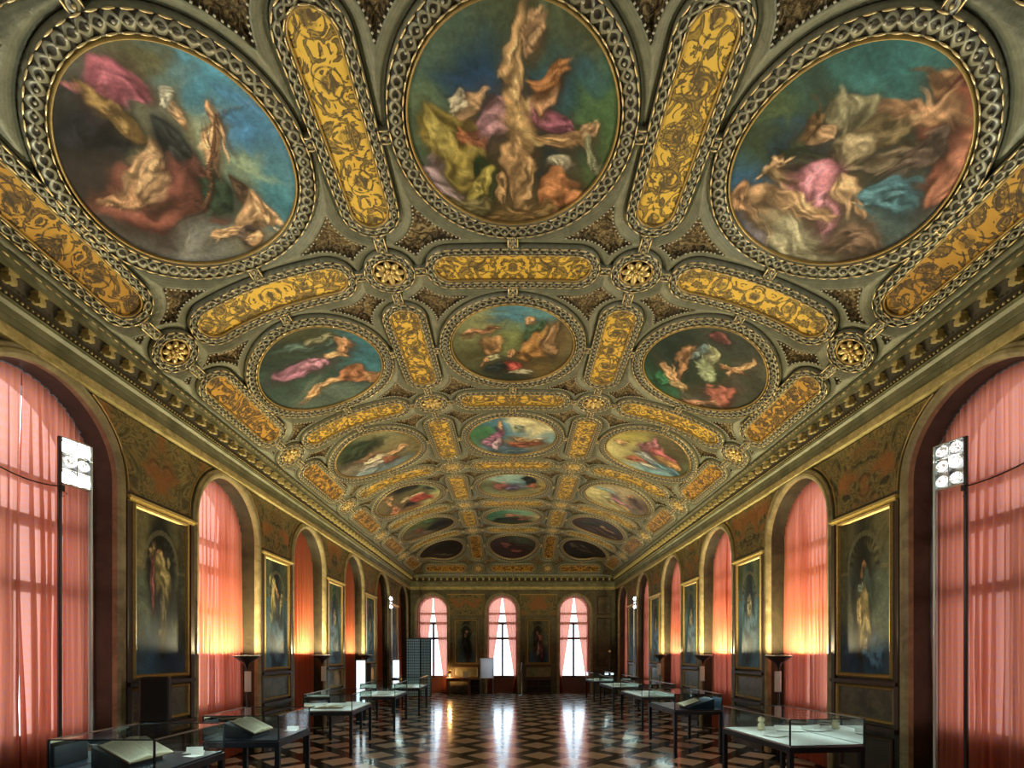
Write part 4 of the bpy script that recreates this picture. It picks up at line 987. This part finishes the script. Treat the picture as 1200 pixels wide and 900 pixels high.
# ------------------------------------------------------------------ lamps
def torchiere(x, y, label, power=100, on=True):
    root = empty('torchiere_lamp', (x, y, 0))
    MB().lathe([(.0, 0), (.15, 0), (.15, .015), (.12, .03), (.03, .045), (.0, .045)], seg=24, cap=False).build('base', M['darkmetal'], root, smooth=True)
    MB().lathe([(.013, .04), (.013, 1.60)], seg=10).build('pole', M['darkmetal'], root, smooth=True)
    b = MB().lathe([(.015, 1.58), (.03, 1.62), (.045, 1.66), (.11, 1.70), (.20, 1.775), (.215, 1.785), (.205, 1.785), (.105, 1.715), (.035, 1.69), (.0, 1.69)], seg=32, cap=False).build('bowl', M['darkmetal'], root, smooth=True)
    MB().lathe([(.209, 1.779), (.217, 1.785), (.217, 1.792), (.206, 1.792), (.206, 1.781)], seg=32, cap=False).build('bowl_rim', M['chrome'], b, smooth=True)
    MB().lathe([(.0, 1.715), (.022, 1.72), (.026, 1.745), (.018, 1.765), (.0, 1.77)], seg=10, cap=False).build('bulb', M['bulb'], root, smooth=True)
    sx = -1 if x > 0 else 1
    MB().box((sx * .03, -.03, 1.36), (.10, .008, .34), rz=.25 * sx).build('hanging_notice', M['screen'], root)
    tag(root, label, 'floor lamp', 'uplighter floor lamps before the windows')
    l = bpy.data.lights.new('torchiere_light', 'POINT'); l.energy = power; l.color = (1.0, .85, .46); l.shadow_soft_size = .035
    lo = bpy.data.objects.new('torchiere_light', l); lo.location = (0, 0, 1.755); lo.parent = root; link2(lo)
    return root
def link2(o): COL.objects.link(o)
M['bulb'] = emis('halogen_bulb', (1.0, .80, .45), 60)
def mk_swirl():
    n = NT('flood_reflector'); f = n.noise(n.coord(), 16, 2, .5, 3.0)
    e = n.n('ShaderNodeEmission'); n.l(n.ramp(f, [(.40, (.25, .22, .17)), (.47, (.95, .93, .88)), (.58, (1, 1, .96)), (.63, (.35, .3, .24)), (.68, (1, 1, 1))]), e.inputs[0]); e.inputs[1].default_value = 1.5
    return n.done(e.outputs[0])
M['lampface'] = mk_swirl()
M['lampface2'] = emis('flood_lamp_face_bright', (1.0, .96, .86), 30)

def mast(ax, ay, bx, by, h, label, power, facing, bright, tube=False):
    """ladder-like light mast: two uprights with a box of six reflectors between their tops"""
    cx, cy = (ax + bx) / 2, (ay + by) / 2; L = math.hypot(bx - ax, by - ay); rz = math.atan2(by - ay, bx - ax)
    root = empty('light_mast', (cx, cy, 0), rz)
    for q in (-1, 1):
        MB().box((q * L / 2, 0, h / 2), (.026, .03, h)).build('upright', M['palemetal'] if q * facing > 0 else M['darkmetal'], root, bevel=.003)
    MB().box((0, 0, .015), (L + .05, .20, .03)).build('base_plate', M['darkmetal'], root, bevel=.005)
    hh = .43
    mb = MB(); w = L - .026
    mb.box((0, .016, h - hh / 2), (w, .012, hh)); mb.box((0, 0, h - .006), (w, .05, .012)); mb.box((0, 0, h - hh), (w, .05, .012)); mb.box((0, 0, h - hh / 2), (.008, .05, hh))
    for r_ in (1, 2): mb.box((0, 0, h - hh * r_ / 3), (w, .05, .006))
    hs = mb.build('lamp_housing', M['chrome'], root)
    sgn = -1
    for i in range(2):
        for j in range(3):
            px = (i - .5) * w / 2; pz = h - hh * (j + .5) / 3
            mbb = MB(); mbb.lathe([(.0, 0), (w * .13, .004), (w * .2, .018), (w * .235, .024)], seg=16, cap=False)
            V = np.concatenate(mbb.v); V2 = np.stack([V[:, 0] + px, .004 - V[:, 2] - 0.0, V[:, 1] + pz], 1)
            MB().add(V2, mbb.f).build('reflector', M['lampface2'] if (bright and j != 1) else M['lampface'], root, smooth=True)
    mb = MB(); mb.box((-facing * L / 2, -.03, h - hh - .05), (.03, .03, .05)); mb.tube([(-facing * L / 2, -.04, h - hh - .07), (-facing * L / 2 + .03, -.05, h - hh - .10), (-facing * L / 2, -.04, h - hh - .13)], .004)
    mb.build('clamp', M['black'], root)
    tag(root, label, 'light stand', 'twin-pole light masts')
    l = bpy.data.lights.new('mast_light', 'SPOT'); l.energy = power * 2.6; l.color = (.98, 1.0, .84); l.spot_size = math.radians(150); l.spot_blend = .6; l.shadow_soft_size = .03
    lo = bpy.data.objects.new('mast_light', l); lo.location = (cx, cy, h - hh / 2)
    return root, lo
def aim(lo, target, off):
    d = (Vector(target) - lo.location).normalized(); lo.location = lo.location + Vector((0, -1, 0)) * .05
    lo.rotation_euler = d.to_track_quat('-Z', 'Y').to_euler(); link2(lo)

H_M = EYE + 2.0
r, lo = mast(-4.165, 4.51, -4.09, 4.75, H_M, 'tall twin-pole mast with glaring six-lamp box, before the nearest left window', 70, 1, True); aim(lo, (-1.2, 5.2, 6.4), .12)
r, lo = mast(4.09, 4.75, 4.165, 4.51, H_M, 'tall twin-pole mast with white six-lamp box, before the nearest right window', 70, -1, False); aim(lo, (1.2, 5.2, 6.4), .12)
r, lo = mast(-4.30, 17.05, -4.26, 17.28, H_M, 'distant twin-pole light mast near the left corner of the hall', 8, 1, True); aim(lo, (-1.5, 14.0, 6.4), .12)
r, lo = mast(4.26, 17.28, 4.30, 17.05, H_M, 'distant twin-pole light mast near the right corner of the hall', 8, -1, True); aim(lo, (1.5, 14.0, 6.4), .12)
for sd in (-1, 1):
    for k, y in ((2, 8.12), (3, 11.35), (4, 14.7)):
        torchiere(sd * 4.40, y, f'slim dark uplighter lamp before the {NM[k]} window on the {SIDE[sd]}', {2: 560, 3: 600, 4: 330}[k])
# an added pair out of frame beside the camera, to light the near ceiling
r, lo = mast(-4.165, 1.3, -4.09, 1.54, H_M, 'added twin-pole light mast beside the camera, left', 45, 1, True); aim(lo, (-.6, 4.4, 6.4), .12)
r, lo = mast(4.09, 1.54, 4.165, 1.3, H_M, 'added twin-pole light mast beside the camera, right', 45, -1, False); aim(lo, (.6, 4.4, 6.4), .12)

# cables
mb = MB()
def sag(a, b, s, n=14): return [tuple(np.array(a) * (1 - f) + np.array(b) * f - np.array((0, 0, s * 4 * f * (1 - f)))) for f in np.linspace(0, 1, n)]
tag(MB().tube(sag((-4.50, 3.9, 3.62), (-4.165, 4.51, 3.36), .10), .006, 6).build('cable', M['cable']), 'thin black cable sagging from the curtain to the left light mast', 'cable')
tag(MB().tube(sag((4.50, 3.9, 3.62), (4.165, 4.51, 3.36), .06), .006, 6).build('cable', M['cable']), 'thin black cable sagging from the curtain to the right light mast', 'cable')

# ------------------------------------------------------------------ loudspeakers
def speaker(x, y, z0, rz, label, w=.29, d=.27, h=.54):
    root = empty('loudspeaker', (x, y, 0), rz)
    MB().box((0, 0, z0 + h / 2), (w, d, h)).build('cabinet', M['black'], root, bevel=.015)
    MB().box((0, -d / 2 - .004, z0 + h / 2), (w * .9, .01, h * .92)).build('grille', M['cable'], root, bevel=.003)
    MB().lathe([(.02, .35), (.02, z0)], seg=10).build('stand_pole', M['black'], root, smooth=True)
    for k in range(3):
        a = k * 2 * PI / 3; MB().tube([(0, 0, .55), (.38 * math.cos(a), .38 * math.sin(a), .015)], .013).build('leg', M['black'], root)
    tag(root, label, 'loudspeaker', 'loudspeakers on tripods')
speaker(-4.33, 5.95, 1.0, .5, 'black loudspeaker on a tripod below the nearest left wall painting')
speaker(-4.22, 14.0, 1.02, .5, 'distant black loudspeaker on the left, beyond the third uplighter lamp')

# ------------------------------------------------------------------ display cases
def open_book(x, y, z, rz, tilt, label, size=(.44, .30), group='open manuscripts in the display cases'):
    root = empty('open_manuscript', (x, y, z), rz); root.rotation_euler = (tilt, 0, rz)
    w, d = size; n = 14
    for q in (-1, 1):
        V = []; UV = []
        for i in range(n):
            f = i / (n - 1); px = q * f * w / 2; pz = .014 + .028 * math.sin(PI * min(1, f * 1.15) ** .6) * (1 - .35 * f)
            for j in range(5): V.append((px, (j / 4 - .5) * d, pz)); UV.append((.5 + q * f / 2, j / 4))
        MB().add(V, grid_faces(n, 5), UV).build('page', M['page'], root, smooth=True)
        V = []
        for i in range(n):
            f = i / (n - 1); px = q * f * w / 2; pz = .013 + .028 * math.sin(PI * min(1, f * 1.15) ** .6) * (1 - .35 * f)
            V += [(px, -d / 2, .004), (px, -d / 2, pz), (px, d / 2, pz), (px, d / 2, .004)]
        MB().add(V, grid_faces(n, 4) + [(4 * n - 4, 4 * n - 3, 4 * n - 2, 4 * n - 1)]).build('page_block', M['pageedge'], root, fix=True)
    MB().box((0, 0, .002), (w + .02, d + .02, .005)).build('cover', M['panelwood'], root)
    return tag(root, label, 'book', group)
def case(cx, cy, w, d, rz, label, zt=.78, gh=.30, bed='white', glow=2.2):
    root = empty('display_case', (cx, cy, 0), rz)
    mb = MB()
    mb.box((0, 0, zt - .045), (w, d, .07)); fr = mb.build('table_frame', M['steel'], root, bevel=.006)
    for a in (-1, 1):
        for b in (-1, 1): MB().box((a * (w / 2 - .03), b * (d / 2 - .03), (zt - .07) / 2), (.055, .055, zt - .07)).build('leg', M['steel'], root, bevel=.004)
    MB().box((0, 0, zt - .002), (w - .05, d - .05, .018)).build('display_bed', M['white'] if bed == 'white' else M['steel'], root)
    z0, z1 = zt + .007, zt + gh; W2, D2 = w / 2 - .012, d / 2 - .012
    V = [(-W2, -D2, z0), (W2, -D2, z0), (W2, D2, z0), (-W2, D2, z0), (-W2, -D2, z1), (W2, -D2, z1), (W2, D2, z1), (-W2, D2, z1)]
    MB().add(V, [(0, 1, 5, 4), (1, 2, 6, 5), (2, 3, 7, 6), (3, 0, 4, 7), (4, 5, 6, 7)]).build('glass_cover', M['caseglass'], root)
    for a in (-1, 1):
        for b in (-1, 1): MB().box((a * W2, b * D2, (z0 + z1) / 2), (.014, .014, z1 - z0)).build('post', M['steel'], root)
        MB().box((a * W2, 0, z1), (.013, d - .02, .012)).build('rail', M['railmetal'], root)
        MB().box((0, a * D2, z1), (w - .02, .010, .010)).build('rail', M['steel'], root)
    if glow:  # added fill lights under the rails, brightening the bed
        for a in (-1, 1):
            l = bpy.data.lights.new('case_fill_light', 'AREA'); l.shape = 'RECTANGLE'; l.size = .02; l.size_y = d - .1; l.energy = glow; l.color = (.80, 1.0, .95)
            lo = bpy.data.objects.new('case_fill_light', l); lo.location = (a * (W2 - .02), 0, z1 - .012); lo.rotation_euler = (0, a * .35, 0); lo.parent = root; link2(lo)
    tag(root, label, 'display case', 'glass-topped display cases'); return root
def cradle(x, y, z, rz, w, d, h, label, mat='black'):
    """wedge-shaped book rest, high at the side facing the camera"""
    V = [(-w / 2, -d / 2, 0), (w / 2, -d / 2, 0), (w / 2, d / 2, 0), (-w / 2, d / 2, 0), (-w / 2, -d / 2, h), (w / 2, -d / 2, h), (w / 2, d / 2, .03), (-w / 2, d / 2, .03)]
    o = MB().add(V, [(0, 3, 2, 1), (0, 1, 5, 4), (1, 2, 6, 5), (2, 3, 7, 6), (3, 0, 4, 7), (4, 5, 6, 7)]).build('book_cradle', M[mat], bevel=.004)
    o.location = (x, y, z); o.rotation_euler = (0, 0, rz); return tag(o, label, 'book rest', 'wedge book rests in the display cases')
def card(x, y, z, rz, label, size=(.16, .11)):
    w, d = size
    mb = MB(); mb.box((0, 0, .0015), (w, d, .003)); V = [(-w / 2, d * .35, .003), (w / 2, d * .35, .003), (w / 2, d * .5, .05), (-w / 2, d * .5, .05)]
    mb.add(V + [(a, b + .003, c) for a, b, c in V], [(0, 1, 2, 3), (7, 6, 5, 4), (0, 4, 5, 1), (1, 5, 6, 2), (2, 6, 7, 3), (3, 7, 4, 0)])
    o = mb.build('caption_card', M['paper']); o.location = (x, y, z); o.rotation_euler = (0, 0, rz); return tag(o, label, 'card', 'caption cards in the display cases')
ZB = .788
# left side
case(-3.53, 4.72, .93, 1.04, 0, 'glass display case nearest the camera on the left, with manuscript on a black rest', bed='dark')
cradle(-3.62, 4.62, ZB, -PI / 2 - .1, .40, .36, .19, 'black wedge rest holding the open manuscript in the nearest left case')
open_book(-3.55, 4.64, ZB + .125, -PI / 2 - .1, -.46, 'open manuscript with pale green-white pages in the nearest left case', (.50, .34))
card(-3.22, 4.95, ZB, -.3, 'small white card beside the manuscript in the nearest left case')
card(-3.34, 5.12, ZB, .2, 'second white card, at the back of the nearest left case')
case(-3.25, 6.32, .90, 1.0, .04, 'small square display case second from the camera on the left', bed='dark')
cradle(-3.36, 6.2, ZB, -PI / 2, .42, .36, .19, 'black box-like wedge rest in the second left case')
open_book(-3.29, 6.2, ZB + .125, -PI / 2, -.46, 'open manuscript lying over the black rest in the second left case', (.46, .32))
card(-2.98, 6.6, ZB, 0, 'white card lying in front of the rest in the second left case')
case(-3.38, 9.6, .88, 1.5, .05, 'long display case third on the left, with a white bed')
open_book(-3.5, 9.35, ZB + .01, .2, 0, 'dark open book lying flat in the third left case', (.50, .34))
card(-3.2, 9.8, ZB + .01, .1, 'pale sheet lying in the third left case', (.3, .22))
case(-3.32, 12.75, .86, 1.7, .04, 'long display case fourth on the left, before the bright totem')
card(-3.3, 12.5, ZB + .01, .1, 'white sheet lying in the fourth left case', (.34, .24))
case(-3.28, 15.7, .86, 1.7, .04, 'farthest display case on the left, beside the lattice screen')
card(-3.3, 15.4, ZB + .01, -.1, 'white sheet lying in the farthest left case', (.34, .24))
# right side
case(3.48, 6.25, .92, 1.45, .10, 'large lit display case nearest the camera on the right, with a white bed')
card(3.3, 6.15, ZB + .01, .5, 'greenish leaflet lying flat in the nearest right case', (.28, .2))
card(3.7, 6.55, ZB + .01, -.2, 'pale leaflet at the back of the nearest right case', (.34, .2))
gl = MB().lathe([(.0, 0), (.05, 0), (.052, .02), (.04, .035), (.045, .07), (.03, .085), (.022, .095), (.04, .11), (.045, .135), (.035, .16), (.012, .175), (.0, .177)], seg=20, cap=False).build('ivory_figurine', M['pageedge'], smooth=True)
gl.location = (3.35, 6.62, ZB + .01); tag(gl, 'small cream rounded figurine standing in the nearest right case', 'figurine')
case(3.36, 9.7, .90, 1.5, .04, 'display case second on the right, with a dark blue box rest', bed='dark')
cradle(3.48, 9.3, ZB, PI / 2, .46, .50, .20, 'dark blue wedge rest in the second right case', 'bluebox')
open_book(3.32, 9.3, ZB + .10, PI / 2, -.33, 'open pale book leaning beside the blue rest in the second right case', (.42, .30))
case(3.46, 12.75, .84, 1.9, .05, 'long display case third on the right, with white bed')
card(3.4, 12.2, ZB + .01, .1, 'white sheet in the third right case', (.4, .28))
case(3.50, 16.3, .84, 1.9, .05, 'display case fourth on the right')
open_book(3.45, 16.0, ZB + .01, .1, 0, 'open book in the fourth right case', (.46, .32))
case(3.42, 19.4, .80, 1.5, .05, 'farthest display case on the right')
open_book(3.3, 19.1, ZB + .01, .1, 0, 'open book in the farthest right case', (.46, .32))

# ---- white totems on the left, lattice screen
def totem(x, y, w, h, rz, label):
    root = empty('light_totem', (x, y, 0), rz)
    MB().box((0, .02, h / 2), (w, .05, h)).build('frame', M['steel'], root, bevel=.004)
    MB().box((0, -.008, h / 2 + .2), (w - .03, .006, h - .45)).build('lit_panel', M['totem'], root)
    tag(root, label, 'light panel', 'upright lit panels on the left')
M['totem'] = emis('lit_information_panel', (.80, .95, 1.0), 1.6)
totem(-4.12, 13.3, .26, 1.66, .1, 'upright glowing white panel beside the fourth left display case')
totem(-4.02, 16.9, .24, 1.62, .1, 'smaller distant glowing white panel beside the farthest left case')
root = empty('lattice_screen', (-4.0, 20.2, 0), .25)
for q, (x, y, w, rz) in enumerate(((-.10, 0, .56, 0.0), (.40, -.12, .46, -.5))):
    mb = MB()
    for k in range(8): mb.box((x + math.cos(rz) * (k / 7 - .5) * w, y + math.sin(rz) * (k / 7 - .5) * w, 1.25), (.018 if 0 < k < 7 else .04, .03, 2.42), rz)
    for k in range(22): mb.box((x, y, .06 + k * 2.38 / 21), (w, .02, .020 if 0 < k < 21 else .04), rz)
    lf = mb.build('lattice_leaf', M['lattice'], root)
    MB().box((x - math.sin(rz) * .02, y + math.cos(rz) * .02, 1.25), (w - .03, .006, 2.36), rz).build('window_light_panel', M['winlight'], lf)  # added backing, imitates window light behind the lattice cells
tag(root, 'dark blue lattice folding screen before the far left corner', 'screen')

# ---- far end furniture
def desk(x, y):
    root = empty('writing_desk', (x, y, 0))
    MB().box((0, 0, .74), (1.08, .55, .05)).build('desk_top', M['redwood'], root, bevel=.008)
    MB().box((0, .0, .66), (1.0, .48, .10)).build('drawer_box', M['redwood'], root)
    for a in (-1, 1):
        for b in (-1, 1): MB().box((a * .46, b * .2, .305), (.07, .07, .61)).build('leg', M['redwood'], root, bevel=.006)
    tag(root, 'red-brown wooden desk under the dark portrait at the far wall', 'desk')
desk(-2.38, 21.55)
lp = empty('desk_lamp', (-2.78, 21.62, .765))
MB().lathe([(.07, 0), (.07, .012), (.012, .02), (.010, .22)], seg=14).build('stem', M['darkmetal'], lp, smooth=True)
MB().lathe([(.05, .30), (.10, .20), (.095, .20), (.045, .30)], seg=18, cap=False).build('lamp_shade', M['giltold'], lp, smooth=True)
tag(lp, 'small desk lamp casting orange light on the far wall', 'lamp')
l = bpy.data.lights.new('desk_light', 'POINT'); l.energy = 45; l.color = (1, .52, .18); l.shadow_soft_size = .04
o = bpy.data.objects.new('desk_light', l); o.location = (0, 0, .15); o.parent = lp; link2(o)
st = empty('book_stand', (-2.06, 21.45, .80), .15)
MB().box((0, .02, .10), (.24, .012, .30), rx=-.35).build('sheet', M['paper'], st); MB().box((0, .08, -.022), (.2, .16, .02)).build('foot', M['darkwood'], st)
tag(st, 'white sheet propped on the desk at the far wall', 'sheet')
pn = empty('projection_panel', (-1.14, 21.55, 0))
MB().box((0, 0, 1.18), (.60, .004, .86)).build('panel', M['screen'], pn)
mb = MB()
for q in (-1, 1): mb.box((q * .30, 0, 1.18), (.02, .02, .9)); mb.box((0, 0, 1.18 + q * .44), (.62, .02, .02))
mb.build('panel_edge', M['palemetal'], pn)
for q in (-1, 1): MB().box((q * .27, .03, .60), (.03, .03, 1.2)).build('leg', M['chrome'], pn)
MB().box((0, .03, .012), (.66, .36, .024)).build('base', M['steel'], pn)
tag(pn, 'white upright panel standing before the middle far window', 'panel')
def low_cab(x, y, w):
    root = empty('low_bookcase', (x, y, 0))
    mb = MB(); mb.box((0, .15, .33), (w, .02, .66)); mb.box((0, 0, .645), (w + .04, .34, .03)); mb.box((0, 0, .03), (w, .32, .06))
    for q in (-1, 0, 1): mb.box((q * (w / 2 - .015), 0, .33), (.03, .32, .62))
    mb.build('carcass', M['darkwood'], root)
    MB().box((0, 0, .35), (w - .04, .3, .02)).build('shelf', M['darkwood'], root); return root
tag(low_cab(1.16, 21.98, 1.1), 'low dark open-shelved bookcase under the red portrait on the far wall', 'bookcase')
tag(low_cab(-1.72, 22.0, .42), 'narrow low dark bookcase right of the wooden desk', 'bookcase')
sp = empty('rope_post', (.38, 21.3, 0))
MB().lathe([(.14, 0), (.14, .02), (.03, .035), (.02, .05), (.02, 1.40), (.03, 1.41), (.0, 1.43)], seg=16).build('post', M['chrome'], sp, smooth=True)
tag(sp, 'slim metal post standing by the right edge of the middle far window', 'post')
fp = empty('finial_stand', (4.18, 21.2, 0))
MB().lathe([(.13, 0), (.13, .02), (.02, .04), (.014, .06), (.014, 1.86)], seg=14).build('pole', M['darkmetal'], fp, smooth=True)
MB().lathe([(.0, 1.85), (.04, 1.88), (.055, 1.92), (.04, 1.96), (.0, 1.98)], seg=14, cap=False).build('finial', M['gilt'], fp, smooth=True)
tag(fp, 'dark pole with a round gilt finial in the far right corner', 'stand')

# ------------------------------------------------------------------ daylight, camera
w = bpy.data.worlds.new('sky'); scene.world = w; w.use_nodes = True
nt = w.node_tree; nt.nodes.clear()
bg = nt.nodes.new('ShaderNodeBackground'); wo = nt.nodes.new('ShaderNodeOutputWorld')
bg.inputs[0].default_value = (.78, .90, 1.0, 1); bg.inputs[1].default_value = 3.5
nt.links.new(bg.outputs[0], wo.inputs[0])
cam = bpy.data.cameras.new('camera'); cam.sensor_fit = 'HORIZONTAL'; cam.sensor_width = 36; cam.lens = 575 / 1200 * 36
cam.shift_x = -1 / 1200; cam.shift_y = (766 - 450) / 1200; cam.clip_start = .05; cam.clip_end = 200
co = bpy.data.objects.new('camera', cam); co.location = (0, 0, EYE); co.rotation_euler = (PI / 2, 0, 0); link2(co); scene.camera = co
vs = scene.view_settings; scene.display_settings.display_device = 'sRGB'
vs.view_transform = 'Standard'; vs.look = 'None'; vs.gamma = 1; vs.use_curve_mapping = False; vs.exposure = 0.12
cy = scene.cycles
cy.max_bounces = 8; cy.diffuse_bounces = 3; cy.glossy_bounces = 3; cy.transmission_bounces = 4; cy.transparent_max_bounces = 16
cy.sample_clamp_indirect = 6; cy.caustics_reflective = False; cy.caustics_refractive = False
